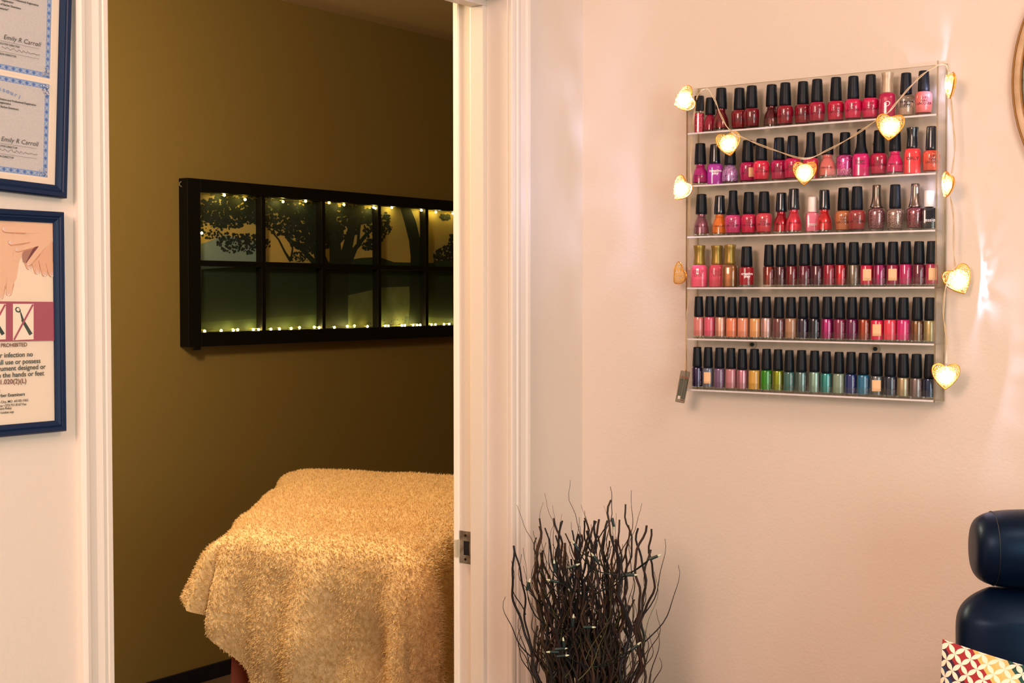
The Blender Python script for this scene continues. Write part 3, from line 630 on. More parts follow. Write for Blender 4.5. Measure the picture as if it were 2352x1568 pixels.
# (centre px, cap top py, cap bottom py, style, colour, finish, colour words, extras)
K = 'opi'
ROWS = [
 [(1606, 221, 254, 'tall', (190, 40, 70), 'g', 'pink red glitter', 'sq'), (1629, 224, 263, 'dome', (160, 22, 62), 'n', 'small raspberry', 'sm'), (1659, 203, 251, 'cg', (120, 24, 34), 'm', 'dark ruby shimmer', ''),
  (1696, 202, 252, K, (132, 6, 30), 'n', 'deep red', ''), (1729, 198, 249, K, (120, 4, 30), 'n', 'burgundy red', ''), (1770, 194, 244, 'cg', (96, 18, 30), 'm', 'dark wine shimmer', ''),
  (1806, 191, 243, K, (150, 8, 44), 'n', 'cherry red', ''), (1842, 187, 239, K, (140, 8, 44), 'n', 'crimson', ''), (1879, 183, 235, K, (170, 8, 58), 'n', 'rose red', ''), (1920, 178, 232, K, (202, 12, 66), 'n', 'bright rose', ''),
  (1962, 176, 228, K, (218, 22, 84), 'n', 'hot pink red', ''), (1997.5, 171, 224, K, (222, 24, 92), 'n', 'vivid pink', ''), (2038.5, 166, 214, 'block', (190, 14, 78), 'n', 'magenta', 'hour silver O'),
  (2081, 168, 217, K, (220, 190, 170), 'c', 'clear glittery', 'cpd'), (2121.6, 163, 210, 'opi', (240, 120, 118), 'n', 'pale coral', '')],
 [(1611, 330, 378, 'cg', (170, 24, 104), 'n', 'magenta', ''), (1640, 331, 376, 'block', (196, 62, 190), 'n', 'light orchid', 'gloss cp'), (1677, 338, 379, 'dome', (186, 130, 214), 'g', 'lilac glitter', ''),
  (1715, 322, 372, K, (186, 12, 92), 'n', 'fuchsia', 'st'), (1751, 319, 369, K, (228, 40, 76), 'n', 'coral red', ''), (1787, 316, 367, K, (190, 14, 86), 'n', 'berry pink', ''), (1823, 313, 363, K, (214, 28, 96), 'n', 'deep pink', ''),
  (1862, 304, 363, 'block', (206, 44, 80), 'n', 'rosy red', 'flare'), (1903, 307, 356, 'cg', (228, 120, 116), 'n', 'salmon', ''), (1938.6, 304, 355, K, (204, 50, 140), 'g', 'orchid pink glitter', ''), (1980, 297.5, 353, 'block', (224, 30, 118), 'n', 'bright fuchsia', 'flare fn'),
  (2017, 299, 351, K, (196, 30, 78), 'n', 'rose', ''), (2058, 298, 348, 'cg', (220, 34, 106), 'n', 'hot pink', ''), (2096, 292, 341, 'block', (252, 70, 78), 'n', 'neon coral', 'hour gloss orly'), (2139.5, 290.5, 345, K, (228, 88, 66), 'n', 'orange coral', 'gloss')],
 [(1611, 446, 492, 'cg', (146, 90, 108), 'm', 'mauve', ''), (1651, 449, 492, 'cg', (238, 128, 48), 'n', 'orange', 'gloss'), (1686, 438, 493, 'opi', (212, 66, 124), 'n', 'medium pink', 'flare'), (1717.7, 441, 491, K, (214, 44, 88), 'n', 'watermelon', ''),
  (1755, 440, 489, K, (220, 70, 88), 'n', 'soft coral red', ''), (1792.7, 442.5, 486.6, 'cg', (178, 18, 46), 'm', 'metallic red', 'gloss'), (1825.7, 434, 482, 'cg', (226, 56, 80), 'm', 'coral shimmer', 'gloss'), (1864, 452, 486.6, 'essie', (246, 132, 160), 'n', 'pale pink', 'white essie'),
  (1895.7, 436.6, 482, 'cg', (214, 42, 50), 'm', 'bright red shimmer', 'gloss'), (1935, 431, 483, K, (204, 124, 82), 'n', 'tan', ''), (1970.7, 428.6, 482, K, (164, 62, 60), 'n', 'brick', ''), (2013.6, 425, 477, K, (120, 70, 76), 'g', 'dark multicolour glitter', 'flare metal'),
  (2056, 424, 478.6, K, (140, 110, 100), 'g', 'silver glitter', ''), (2100, 421.4, 475, K, (116, 50, 60), 'g', 'burgundy glitter', 'flare metal'), (2134, 438, 475, 'essie', (16, 18, 34), 'n', 'black navy', 'white essie')],
 [(1608.8, 563, 608, 'block', (252, 96, 134), 'n', 'bubblegum pink', 'hour gold epix'), (1644.5, 563, 607, 'block', (226, 82, 104), 'n', 'rose coral', 'hour gold epix'), (1679, 561.6, 606, 'block', (142, 92, 54), 'm', 'bronze brown', 'hour gold'), (1715, 566, 612.5, 'vin', (164, 26, 44), 'n', 'brick red', 'cp wide'),
  (1766, 562, 611, 'vin', (122, 40, 30), 'm', 'copper red', ''), (1792.7, 562, 611, 'vin', (70, 22, 36), 'n', 'dark brown', ''), (1818.6, 561, 610, 'vin', (112, 8, 28), 'n', 'dark cherry', ''), (1848, 560, 609, 'vin', (96, 10, 44), 'n', 'plum', ''), (1876.6, 560, 609, 'vin', (78, 18, 40), 'n', 'dark plum', ''),
  (1904.6, 558, 607, 'vin', (150, 14, 52), 'n', 'deep rose', ''), (1931.4, 557, 607, 'vin', (172, 24, 42), 'm', 'scarlet', ''), (1961, 556, 607, 'vin', (104, 94, 80), 'm', 'dark champagne metallic', ''), (1991, 558, 608, 'vin', (200, 26, 70), 'n', 'raspberry red', 'st'), (2020.7, 556, 607, 'vin', (142, 20, 86), 'm', 'berry', ''),
  (2051, 555, 607, 'vin', (152, 22, 70), 'n', 'wine pink', 'st'), (2080.5, 554, 606, 'vin', (190, 30, 104), 'n', 'bright magenta', ''), (2111, 554, 606, 'vin', (100, 20, 48), 'n', 'dark maroon', ''), (2140, 553.5, 605, 'vin', (180, 52, 90), 'n', 'dusty pink', 'st')],
 [(1605, 680.5, 727, 'vin', (226, 134, 128), 'n', 'salmon pink', ''), (1630, 680, 727, 'vin', (230, 94, 124), 'n', 'candy pink', ''), (1655, 680, 727, 'vin', (216, 156, 136), 'm', 'peach shimmer', ''), (1681, 682, 729, 'vin', (246, 142, 98), 'n', 'light orange', ''), (1707, 681, 729, 'vin', (236, 152, 118), 'n', 'peach', ''),
  (1734.6, 683, 730, 'vin', (236, 168, 102), 'n', 'golden peach', ''), (1760.5, 681, 729, 'vin', (192, 154, 148), 'm', 'taupe pink', ''), (1789, 682, 730, 'vin', (112, 62, 64), 'n', 'brown plum', ''), (1817, 682, 730, 'vin', (180, 134, 102), 'n', 'tan beige', ''), (1844.5, 681, 730, 'vin', (34, 18, 46), 'n', 'dark purple', ''),
  (1871, 681, 730, 'vin', (16, 18, 36), 'n', 'black navy', ''), (1900, 681, 731, 'vin', (150, 20, 98), 'm', 'purple magenta', ''), (1928.7, 681, 732, 'vin', (134, 28, 72), 'n', 'maroon', ''), (1957, 682, 732, 'vin', (104, 8, 70), 'n', 'violet', ''), (1985, 682, 732, 'vin', (140, 54, 28), 'm', 'copper brown', ''),
  (2015, 683, 734, 'vin', (226, 32, 80), 'n', 'hot pink', 'st'), (2045, 682, 733, 'vin', (236, 66, 92), 'n', 'coral pink', ''), (2075, 683, 733, 'vin', (218, 34, 118), 'n', 'bright pink', ''), (2107, 682, 735, 'vin', (116, 78, 46), 'm', 'bronze', ''), (2136, 683, 735, 'vin', (166, 150, 100), 'm', 'pale gold', '')],
 [(1601.6, 796.6, 842, 'vin', (44, 26, 70), 'm', 'dark violet', ''), (1626.6, 797, 844, 'vin', (110, 116, 138), 'n', 'grey blue', 'st'), (1652.5, 798, 845, 'vin', (122, 94, 132), 'n', 'soft purple', ''), (1679, 799, 846, 'vin', (198, 128, 138), 'n', 'mauve pink', ''), (1705, 801, 848, 'vin', (184, 122, 138), 'm', 'dusty mauve', ''),
  (1733, 801, 849, 'vin', (220, 172, 76), 'n', 'mustard yellow', ''), (1760.5, 801, 849, 'vin', (40, 138, 22), 'n', 'bright green', ''), (1787, 802, 850, 'vin', (128, 142, 10), 'm', 'olive gold', ''), (1813, 804, 853, 'vin', (60, 112, 106), 'n', 'teal grey', ''), (1841, 804, 853, 'vin', (86, 114, 112), 'm', 'silver teal', ''),
  (1871, 805, 853, 'vin', (126, 160, 146), 'm', 'pale green', ''), (1898, 807, 856, 'vin', (44, 136, 134), 'm', 'turquoise', ''), (1927, 808, 857, 'vin', (136, 162, 140), 'n', 'sage', ''), (1954.6, 808, 858, 'vin', (20, 44, 108), 'n', 'royal blue', ''), (1983, 810, 860, 'vin', (28, 110, 152), 'n', 'sky blue', ''),
  (2014, 810, 862, 'vin', (96, 102, 104), 'm', 'steel grey', 'st'), (2045, 811, 863, 'vin', (34, 46, 66), 'n', 'charcoal navy', ''), (2075, 812, 866, 'vin', (160, 146, 112), 'm', 'champagne', ''), (2105, 812.5, 867, 'vin', (116, 104, 104), 'm', 'pewter', ''), (2135, 813, 868, 'vin', (24, 44, 80), 'm', 'midnight blue', '')]]
CAPW = {'gold': 'brass gold', 'metal': 'gunmetal', 'white': 'white', 'silver': 'champagne'}
rj = random.Random(11)
for ri, row in enumerate(ROWS):
    for bi, (px, pt, pc, style, col, fin, words, ex) in enumerate(row):
        ex = ex.split(); XC = 2.4455 if style != 'vin' else 2.4385; zs = SH[ri] + .0002
        top = at(px, pt, 'x', XC).z; p = at(px, pc, 'x', XC); dep = (Vector((p.x, p.y, p.z)) - EYE).dot(Vector((math.sin(AZ), math.cos(AZ), 0))); u = dep / F
        hb = p.z - zs; hc = top - p.z
        rb = {'opi': 18.6, 'cg': 18.4, 'dome': 18.4, 'block': 18.2, 'essie': 16, 'tall': 11.5, 'vin': 12.9}[style] * u
        rc_ = 13.4 * u
        gap = min([abs(px - q[0]) for q in row if q[0] != px])
        if style == 'vin': rb = max(12.2, min(15.2, gap * .485)) * u; rc_ = rb * .90
        if 'sm' in ex: rb *= .74; rc_ *= .85
        if 'wide' in ex: rb = 17 * u
        if style == 'tall': rc_ = 10.5 * u
        if px > 1900 and style != 'vin': rb *= 1.04
        if style != 'vin' and gap * u < rb * 2: XC += (.0045 if bi % 2 else -.0045)
        capk = 'flare' if 'flare' in ex else 'hour' if 'hour' in ex else 'white' if 'white' in ex else 'square' if style == 'tall' else 'plain'
        if capk == 'flare': rc_ *= 1.15
        if capk == 'hour': rc_ *= 1.12
        if capk == 'white': rc_ *= .85
        cm = gold_m if 'gold' in ex else met_m if 'metal' in ex else silv_m if 'silver' in ex else wht_m if 'white' in ex else capg_m if 'gloss' in ex else cap_m
        me_b, me_c = bottle_meshes(style, capk, rb, hb, rc_, hc, cm, col, fin)
        cw = ('brass gold' if 'gold' in ex else 'gunmetal' if 'metal' in ex else 'champagne' if 'silver' in ex else 'white' if 'white' in ex else 'black')
        pos = ORD[bi] + ' from left' if bi < len(row) - 1 else 'rightmost'
        lab = '%s nail polish bottle with %s cap, %s on the %s shelf' % (words, cw, pos, ROWN[ri])
        t = thing('nail_polish_bottle', lab, 'nail polish', (XC, p.y, zs), math.radians(-68 + rj.uniform(-9, 9)), 'nail polish bottles on the %s rack shelf' % ROWN[ri])
        obj('glass_bottle', me_b, t); obj('cap', me_c, t, (0, 0, hb))
        ink_kind = 'orly' if 'orly' in ex else 'epix' if 'epix' in ex else 'cp' if 'cp' in ex else 'cpd' if 'cpd' in ex else 'O' if 'O' in ex else 'fn' if 'fn' in ex else 'essie' if 'essie' in ex else 'cg' if style == 'cg' else 'opi' if style == 'opi' and fin not in 'g' else 'vin' if style == 'vin' and 'st' not in ex else None
        if ink_kind:
            Rl = rb * (1.0 if style != 'essie' else 1.03)
            if style in ('opi',): Rl = rb * 1.0
            o = obj('lettering', lettering(ink_kind, Rl, hb, SQ[style]), t)
            if style == 'vin' and ink_kind == 'vin': o.rotation_euler = (0, 0, math.radians(8))
        if 'st' in ex:
            o = obj('sticker', sticker_mesh(rb, rb * 1.3, hb * .28, hb * .80, 2.3) if style == 'vin' else sticker_mesh(rb * 1.0, rb * .7, hb * .28, hb * .72, 2.4, .5), t)

# ------------------------------------------------------------------ heart string lights on the rack
heart_gold = mat('gold_filigree', (246, 196, 96), .35, .3)
rim_gold = mat('gold_rim', (226, 150, 50), .3, .7)
def hxy(t):
    q = math.sin(t); x = q * abs(q) ** .75; y = (13 * math.cos(t) - 4 * math.cos(2 * t) - 1.2 * math.cos(3 * t) - .4 * math.cos(4 * t)) / 14
    return x, y + .12
def heart_mesh(sz, seed):
    """lace shell: little gold rings scattered over two domed faces"""
    rg = random.Random(seed); m = MB(); th = .33; N = 160
    out = [hxy(2 * PI * j / N) for j in range(N)]
    def rho(x, y):
        a = math.atan2(x, y); best = min(out, key=lambda p: abs(((math.atan2(p[0], p[1]) - a + PI) % (2 * PI)) - PI)); return math.hypot(x, y) / math.hypot(*best)
    for side in (1, -1):
        pts = []
        for _ in range(1500):
            x, y = rg.uniform(-1.05, 1.05), rg.uniform(-1.15, .95); q = rho(x, y)
            if q > .93: continue
            if all((x - p[0]) ** 2 + (y - p[1]) ** 2 > .0225 for p in pts): pts.append((x, y, q))
        for x, y, q in pts:
            rr = rg.uniform(.065, .095) * sz; d = th * math.sqrt(max(0, 1 - q ** 2.4)) * sz; c = Vector((x * sz, side * d, y * sz))
            nrm = Vector((x * q * .5, side * 1.0, y * q * .5)).normalized(); u = nrm.cross(Vector((0, 0, 1))).normalized(); v = nrm.cross(u)
            m.tube([c + (u * math.cos(2 * PI * k / 9) + v * math.sin(2 * PI * k / 9)) * rr for k in range(10)], sz * .021, 4, cap=False)
    return m.mesh('filigree_shell', heart_gold)
SZ = .0225
shell = [heart_mesh(SZ, 1), heart_mesh(SZ, 2)]
rim = MB(); rp = [Vector((hxy(2 * PI * j / 48)[0] * SZ * 1.02, 0, hxy(2 * PI * j / 48)[1] * SZ * 1.02)) for j in range(49)]
rim = rim.tube(rp, .0013, 8, cap=False).mesh('rim', rim_gold)
glow_disc_mat = mat('heart_fill_glow', (255, 246, 210), .3, emit=(255, 236, 160), es=1.05)
glow_disc = MB().sphere((0, 0, -.0005), .0165, 24, sc3=(1.05, .20, 1.05)).mesh('bulb', glow_disc_mat)  # oversized glowing disc added to fill the heart like an overexposed LED
led_off = MB().sphere((0, 0, 0), .0022, 10).mesh('bulb', mat('unlit_led', (220, 214, 190), .2))
def dimmat(): return led_off
sl = thing('heart_string_lights', 'string of gold filigree heart lights looped over the acrylic rack', 'string lights', (XF, Y1, ZTP))
facing = -math.radians(63)           # local -Y towards the viewer's side of the room
# (px, py, depth in x, tip rotation deg, yaw offset deg, scale, lit)
HE = [(1573, 229, 2.412, 72, -34, 1.06, 1), (1673, 329, 2.402, -9, -8, 1.0, 1), (1848, 396, 2.402, 2, -22, .97, 1), (2044, 290, 2.402, 6, -8, 1.04, 1), (2183, 194, 2.43, 6, -84, 1.0, 1),
      (2177, 424, 2.43, 22, -76, .98, 1), (2201, 642, 2.448, -26, 14, 1.12, 1), (2172, 862, 2.415, 2, 0, 1.02, 1), (1566, 434, 2.415, 40, -40, 1.04, 1), (1560, 631, 2.43, 46, -56, .98, 0)]
for i, (px, py, xx, tip, yaw, s_, lit) in enumerate(HE):
    p = at(px, py, 'x', xx)
    h = obj('heart_lamp', rim, None, p); h.rotation_euler = (Matrix.Rotation(facing + math.radians(yaw), 3, 'Z') @ Matrix.Rotation(math.radians(tip), 3, 'Y')).to_euler(); h.scale = (s_,) * 3; attach(h, sl)
    sh = obj('filigree_shell', shell[i % 2], h)
    obj('bulb', glow_disc if lit else led_off, h)  # lit hearts get the added glow disc, the unlit one a small LED
    if lit:
        l = bpy.data.lights.new('heart_glow', 'POINT'); l.energy = (1.1, .16, .16, .16, .5, .35, .4, .4, 1.1, 0)[i]; l.color = (.56, .60, 1.0); l.shadow_soft_size = .0016
        o = bpy.data.objects.new('heart_glow', l); C.objects.link(o); o.parent = h; o.location = (0, -.0050, -.002)
wire_m = mat('clear_wire', (206, 180, 142), .25, coat=.6)
def wire(pts, amp=.0012, off=0):
    P = [at(a, b, 'x', c) for a, b, c in pts]; out = []
    for i in range(len(P) - 1):
        a, b, c, d = P[max(i - 1, 0)], P[i], P[i + 1], P[min(i + 2, len(P) - 1)]
        for k in range(8):
            t = k / 8; out.append(.5 * ((2 * b) + (c - a) * t + (2 * a - 5 * b + 4 * c - d) * t * t + (3 * b - a - 3 * c + d) * t ** 3))
    out.append(P[-1]); return out
PTH = [[(1599, 228, 2.412), (1606, 214, 2.412), (1624, 204, 2.410), (1642, 230, 2.408), (1656, 265, 2.405), (1677, 299, 2.402), (1720, 322, 2.404), (1780, 345, 2.404), (1848, 364, 2.402), (1900, 345, 2.404), (1960, 312, 2.404), (2010, 278, 2.402), (2038, 260, 2.402), (2062, 232, 2.405), (2090, 200, 2.408), (2118, 172, 2.412), (2150, 151, 2.418), (2170, 147, 2.428), (2176, 158, 2.432), (2182, 172, 2.432)],
       [(2184, 222, 2.432), (2189, 280, 2.436), (2193, 340, 2.438), (2186, 398, 2.434)], [(2183, 452, 2.434), (2190, 500, 2.44), (2191, 570, 2.444), (2194, 612, 2.448)],
       [(2188, 618, 2.448), (2172, 660, 2.43), (2167, 720, 2.424), (2174, 780, 2.418), (2173, 834, 2.415)],
       [(1598, 234, 2.414), (1590, 300, 2.43), (1586, 370, 2.43), (1588, 425, 2.42)], [(1584, 440, 2.42), (1582, 520, 2.432), (1580, 600, 2.434), (1584, 620, 2.432)], [(1584, 640, 2.432), (1577, 720, 2.424), (1575, 800, 2.416), (1574, 850, 2.412)]]
m = MB()
for P in PTH:
    q = wire(P); n = len(q)
    m.tube([v + Vector((0, .0011 * math.sin(i * .35), .0011 * math.cos(i * .35))) for i, v in enumerate(q)], .00075, 6); m.tube([v - Vector((0, .0011 * math.sin(i * .35), .0011 * math.cos(i * .35))) for i, v in enumerate(q)], .00075, 6)
o = m.build('wire', wire_m, None, True); attach(o, sl)
# battery pack at the lower left corner
bp = at(1568, 888, 'x', 2.405); bb = bpy.data.objects.new('battery_case', MB().box(-.0095, .0095, -.008, .008, -.0315, .0315).mesh('battery_case', clear('battery_case_plastic', (206, 206, 196), extra=.12, rough=.12), False)); C.objects.link(bb)
bb.location = bp; bb.rotation_euler = (math.radians(4), math.radians(10), math.radians(-62)); bv = bb.modifiers.new('bevel', 'BEVEL'); bv.width = .002; bv.segments = 2; attach(bb, sl)
for dx in (-.0042, .0042):
    MB().tube([(dx, 0, -.024), (dx, 0, .016)], .0036, 16).build('battery', mat('grey_battery', (128, 132, 122), .35, .4), bb, True)
MB().box(-.007, .007, -.005, .005, .0185, .0197).box(0, .007, -.005, .005, -.0275, -.0265).build('contact', mat('copper_contact', (232, 110, 40), .35, .5), bb)
MB().box(-.006, -.001, -.0095, -.0078, -.024, -.018).build('switch', mat('white_switch', (228, 210, 200), .4), bb, bevel=.0005)

# ------------------------------------------------------------------ curly willow branches in a floor vase, with fairy lights
vb = Vector((2.185, 1.405, 0))
vase = MB().lathe([(.07, 0), (.085, .01), (.10, .12), (.11, .28), (.095, .42), (.075, .50), (.08, .54), (.074, .54), (.066, .50), (.085, .42), (.098, .28), (.088, .12), (.07, .03)], 40, cx=vb.x, cy=vb.y).build('vase', mat('dark_brown_ceramic', (46, 32, 28), .35), None, True)
tag(vase, 'tall dark floor vase holding the curly branches in the corner', 'vase')
bm_ = [mat('willow_bark_%d' % i, c, .6, bump=(220, .6, .0008), vary=(60, tuple(int(v * .5) for v in c))) for i, c in enumerate(((50, 32, 18), (30, 24, 26), (66, 42, 18), (20, 22, 30), (54, 28, 18)))]
green_m = mat('willow_green_tip', (76, 78, 34), .6)
lat = Vector((math.cos(AZ), -math.sin(AZ), 0)); fwd = Vector((math.sin(AZ), math.cos(AZ), 0))
rb_ = random.Random(21)
def branch(px, py, thick, cut, tint, curl=1.0, forks=1):
    forks += 1
    dep = 2.59 + rb_.uniform(-.055, .045); tip = deep(px, py, dep)
    tip.y = min(tip.y, 1.575); tip.x = min(tip.x, 2.455)
    if tip.x < 2.30: tip.y = min(tip.y, 1.585)
    offp = (px - 1325) / 175
    base = vb + lat * (offp * .030 + rb_.uniform(-.02, .02)) + fwd * rb_.uniform(-.035, .035); base.z = .10
    mouth = vb + lat * (offp * .05 + rb_.uniform(-.012, .012)) + fwd * rb_.uniform(-.04, .04); mouth.z = .52
    mid = mouth.lerp(tip, .5) + lat * (offp * .015 + rb_.uniform(-.02, .02)); mid.z = (mouth.z + tip.z) / 2
    n = 46; P = []; ph = [rb_.uniform(0, 6.28) for _ in range(6)]; f1, f2 = rb_.uniform(14, 20), rb_.uniform(34, 52); L = tip.z - mouth.z
    P.append(base.lerp(mouth, .0)); P.append(base.lerp(mouth, .5))
    for i in range(n):
        t = i / (n - 1); q = mouth * (1 - t) ** 2 + mid * 2 * t * (1 - t) + tip * t * t
        s_ = t * L; a = .013 * curl * min(1, t * 3) * (1 - .55 * t ** 4)
        q = q + lat * (a * math.sin(f1 * s_ + ph[0]) + .0058 * curl * math.sin(f2 * s_ + ph[1]) + .0016 * math.sin(f2 * 2.7 * s_ + ph[4])) + fwd * (a * .7 * math.sin(f1 * s_ * .8 + ph[2]) + .003 * math.sin(f2 * s_ + ph[3]))
        q.y = min(q.y, 1.592); q.x = min(q.x, 2.468)
        P.append(q)
    r0 = thick; R = [r0 * 1.15, r0 * 1.1] + [r0 * (1 - (.35 if cut else .82) * (i / (n - 1)) ** 1.3) for i in range(n)]
    m = MB(); m.tube(P, R, 7, m=0)
    for _ in range(forks):
        i0 = rb_.randint(14, 36); s0 = P[i0]; ln = rb_.uniform(.05, .16); sg = rb_.choice((-1, 1)); Q = []; w2 = rb_.uniform(.2, .45)
        for k in range(12):
            t = k / 11; q = s0 + Vector((0, 0, ln * t)) + lat * sg * (ln * w2 * math.sin(t * 1.9) + .004 * math.sin(t * 9 + ph[4])) + fwd * .012 * math.sin(t * 3 + ph[5]) * t
            q.y = min(q.y, 1.592); q.x = min(q.x, 2.468); Q.append(q)
        m.tube(Q, [max(R[i0] * .6 * (1 - .75 * k / 11), .0005) for k in range(12)], 6, m=1 if not cut else 0)
    o = m.build('willow_branch', [bm_[tint], green_m if not cut else bm_[tint]], None, True)
    return o
special = [(1165, 1252, .0030, 1, 1, 'branch leaning furthest left, its cut end over the door casing'), (1190, 1160, .0018, 0, 2, 'thin curling branch near the casing with a hooked green tip'),
           (1320, 1102, .0018, 0, 0, 'tallest thin branch with a green tip rising over the bundle'), (1402, 1118, .0030, 0, 4, 'tall branch with a thin curled tip right of the wall corner'), (1500, 1262, .0030, 1, 0, 'branch leaning furthest right against the pink wall')]
for px, py, th, cut, tint, l in special:
    tag(branch(px, py, th, cut, tint, 1.0, 1), 'dark curly willow ' + l, 'branch', 'curly willow branches in the corner')
tops = [(1228, 1190, .0024, 1), (1247, 1153, .0015, 0), (1265, 1133, .0016, 0), (1270, 1160, .0014, 0), (1275, 1190, .0030, 1), (1290, 1195, .0030, 1), (1296, 1180, .0013, 0), (1312, 1225, .002, 1), (1321, 1200, .002, 0), (1336, 1160, .0016, 0), (1338, 1188, .0026, 1), (1345, 1195, .0026, 1), (1358, 1196, .003, 1), (1364, 1194, .003, 1), (1372, 1192, .003, 1), (1385, 1160, .0014, 0), (1395, 1194, .0034, 1), (1408, 1148, .003, 1),
        (1418, 1178, .0016, 0), (1430, 1192, .0026, 1), (1444, 1157, .0026, 1), (1464, 1156, .002, 0), (1434, 1205, .0025, 1), (1475, 1212, .0030, 1), (1483, 1206, .0034, 1), (1488, 1214, .003, 1), (1191, 1264, .0026, 1), (1245, 1262, .0034, 1), (1205, 1300, .002, 0), (1218, 1340, .003, 1)]
for i in range(105): tops.append((min(max(rb_.gauss(1335, 66), 1195), 1480), rb_.uniform(1195, 1440), rb_.uniform(.0020, .0038), rb_.random() < .6))
for i, (px, py, th, cut) in enumerate(tops):
    side = 'left edge' if px < 1275 else 'middle' if px < 1400 else 'right edge'; hgt = 'taller' if py < 1205 else 'shorter'
    look = 'thick dark willow branch with cut end' if cut else 'thin dark willow branch with fine tip'
    tag(branch(px, py, th, cut, i % 5, 1.0, 1 if i % 3 else 2), '%s %s, at the %s of the bundle' % (hgt, look, side), 'branch', '%s %s branches at the %s of the bundle' % (hgt, 'cut willow' if cut else 'thin willow', side))
bl = thing('branch_light_string', 'dark green wired mini lights wound through the curly branches', 'string lights', vb + Vector((0, 0, .6)))
sock_m = mat('dark_green_socket', (14, 40, 40), .4); tip_m = mat('clear_mini_bulb', (196, 204, 170), .15, coat=1); wire2 = mat('dark_green_wire', (12, 28, 26), .5)
bpx = [(1273, 1292, -.1, 1), (1262, 1332, -1, .2), (1512, 1276, 1, .4), (1317, 1417, .1, 1), (1294, 1470, -.1, 1), (1262, 1497, -1, 0), (1296, 1489, 1, .1), (1466, 1479, .6, .5), (1216, 1335, .3, 1), (1325, 1297, 1, .4), (1362, 1275, -.7, 1), (1361, 1440, 1, 0), (1458, 1320, 1, 0), (1410, 1210, .2, -1), (1300, 1505, 1, .1), (1318, 1246, -.6, 1)]
wp = []
for px, py, dx, dz in bpx:
    p = deep(px, py, 2.50); p.y = min(p.y, 1.57); d = (lat * dx + Vector((0, 0, dz))).normalized(); a = p - d * .017
    o = MB().tube([a, a + d * .003, p - d * .001], [.0022, .0030, .0026], 10).build('socket', sock_m, None, True); attach(o, bl)
    o2 = MB().tube([p - d * .002, p + d * .002, p + d * .006], [.0021, .0019, .0007], 10).build('bulb', tip_m, None, True); attach(o2, bl); wp.append(a)
wp.sort(key=lambda v: v.z); Q = []
for i in range(len(wp) - 1):
    for k in range(10):
        t = k / 10; Q.append(wp[i].lerp(wp[i + 1], t) + fwd * (.07 * math.sin(t * PI)) + lat * .008 * math.sin(t * 6.28) - Vector((0, 0, .05 * math.sin(t * PI))))
o = MB().tube([Vector((v.x, min(v.y, 1.585), v.z)) for v in Q], .0011, 6).build('wire', wire2, None, True); attach(o, bl)

# ------------------------------------------------------------------ black salon chair and cushion
lea = mat('black_leather', (4, 14, 34), .38, bump=(420, .12, .0005), spec=.3)
hc_ = at(2232, 1260, 'x', 2.12)
lea.node_tree.nodes['Principled BSDF'].inputs['Specular Tint'].default_value = (.35, .6, 1, 1)
ch = thing('salon_chair', 'black leather salon chair with a round headrest by the pink wall', 'chair', (2.12, hc_.y, 0), math.radians(30))
def soft(cx, cy, cz, rx, ry, rz, px_=4, py_=2.6, nu=56, nv=28, tilt=0):
    """rounded cushion solid; long axis y"""
    V, Fc = [], []
    for i in range(nu + 1):
        u = -math.cos(PI * i / nu); s = max(0, 1 - abs(u) ** px_) ** (1 / px_)
        for j in range(nv):
            t = 2 * PI * j / nv; c, q = math.cos(t), math.sin(t); g = (abs(c) ** py_ + abs(q) ** py_) ** (-1 / py_)
            x, z = rx * s * g * c, rz * s * g * q
            V.append((cx + x * math.cos(tilt) + z * math.sin(tilt), cy + ry * u, cz - x * math.sin(tilt) + z * math.cos(tilt)))
    for i in range(nu):
        for j in range(nv): Fc.append((i * nv + j, i * nv + (j + 1) % nv, (i + 1) * nv + (j + 1) % nv, (i + 1) * nv + j))
    return MB().add(V, Fc)
HY = hc_.y; HW = .16
o = soft(2.12, HY - HW, 1.079, .058, HW, .0605, 5.2, 2.2).build('headrest', lea, None, True); attach(o, ch); hr = o
for yy in (HY - .030, HY - 2 * HW + .030):
    s = (1 - (abs((yy - (HY - HW)) / HW)) ** 5.2) ** (1 / 5.2)
    seam = MB(); seam.tube([(2.12 + .0585 * s * math.cos(2 * PI * j / 40) * (abs(math.cos(2 * PI * j / 40)) ** 2.2 + abs(math.sin(2 * PI * j / 40)) ** 2.2) ** (-1 / 2.2), yy, 1.079 + .061 * s * math.sin(2 * PI * j / 40) * (abs(math.cos(2 * PI * j / 40)) ** 2.2 + abs(math.sin(2 * PI * j / 40)) ** 2.2) ** (-1 / 2.2)) for j in range(41)], .0007, 6, cap=False)
    o = seam.build('seam', mat('navy_seam', (6, 12, 22), .5), None, True); attach(o, ch)
# backrest: outline widening downward
V, Fc = [], []; NZ, NN = 70, 48; zt = 1.019
for i in range(NZ + 1):
    t = (i / NZ) ** 1.8; z = zt - .56 * t; dz = zt - z
    half = .183 - .050 * max(0, 1 - dz / .085) ** 4 + .03 * max(0, dz - .085); th = .055 * (.15 + .85 * min(1, dz / .045) ** .5)
    if i == 0: th = .004
    for j in range(NN):
        a = 2 * PI * j / NN; c, q = math.cos(a), math.sin(a); g = (abs(c) ** 3 + abs(q) ** 3) ** (-1 / 3)
        V.append((2.12 - .12 * dz + th * g * c, HY - HW + half * g * q, z))
for i in range(NZ):
    for j in range(NN): Fc.append((i * NN + j, i * NN + (j + 1) % NN, (i + 1) * NN + (j + 1) % NN, (i + 1) * NN + j))
Fc += [tuple(range(NN)), tuple(NZ * NN + j for j in range(NN))[::-1]]
o = MB().add(V, Fc).build('backrest', lea, None, True); attach(o, ch)
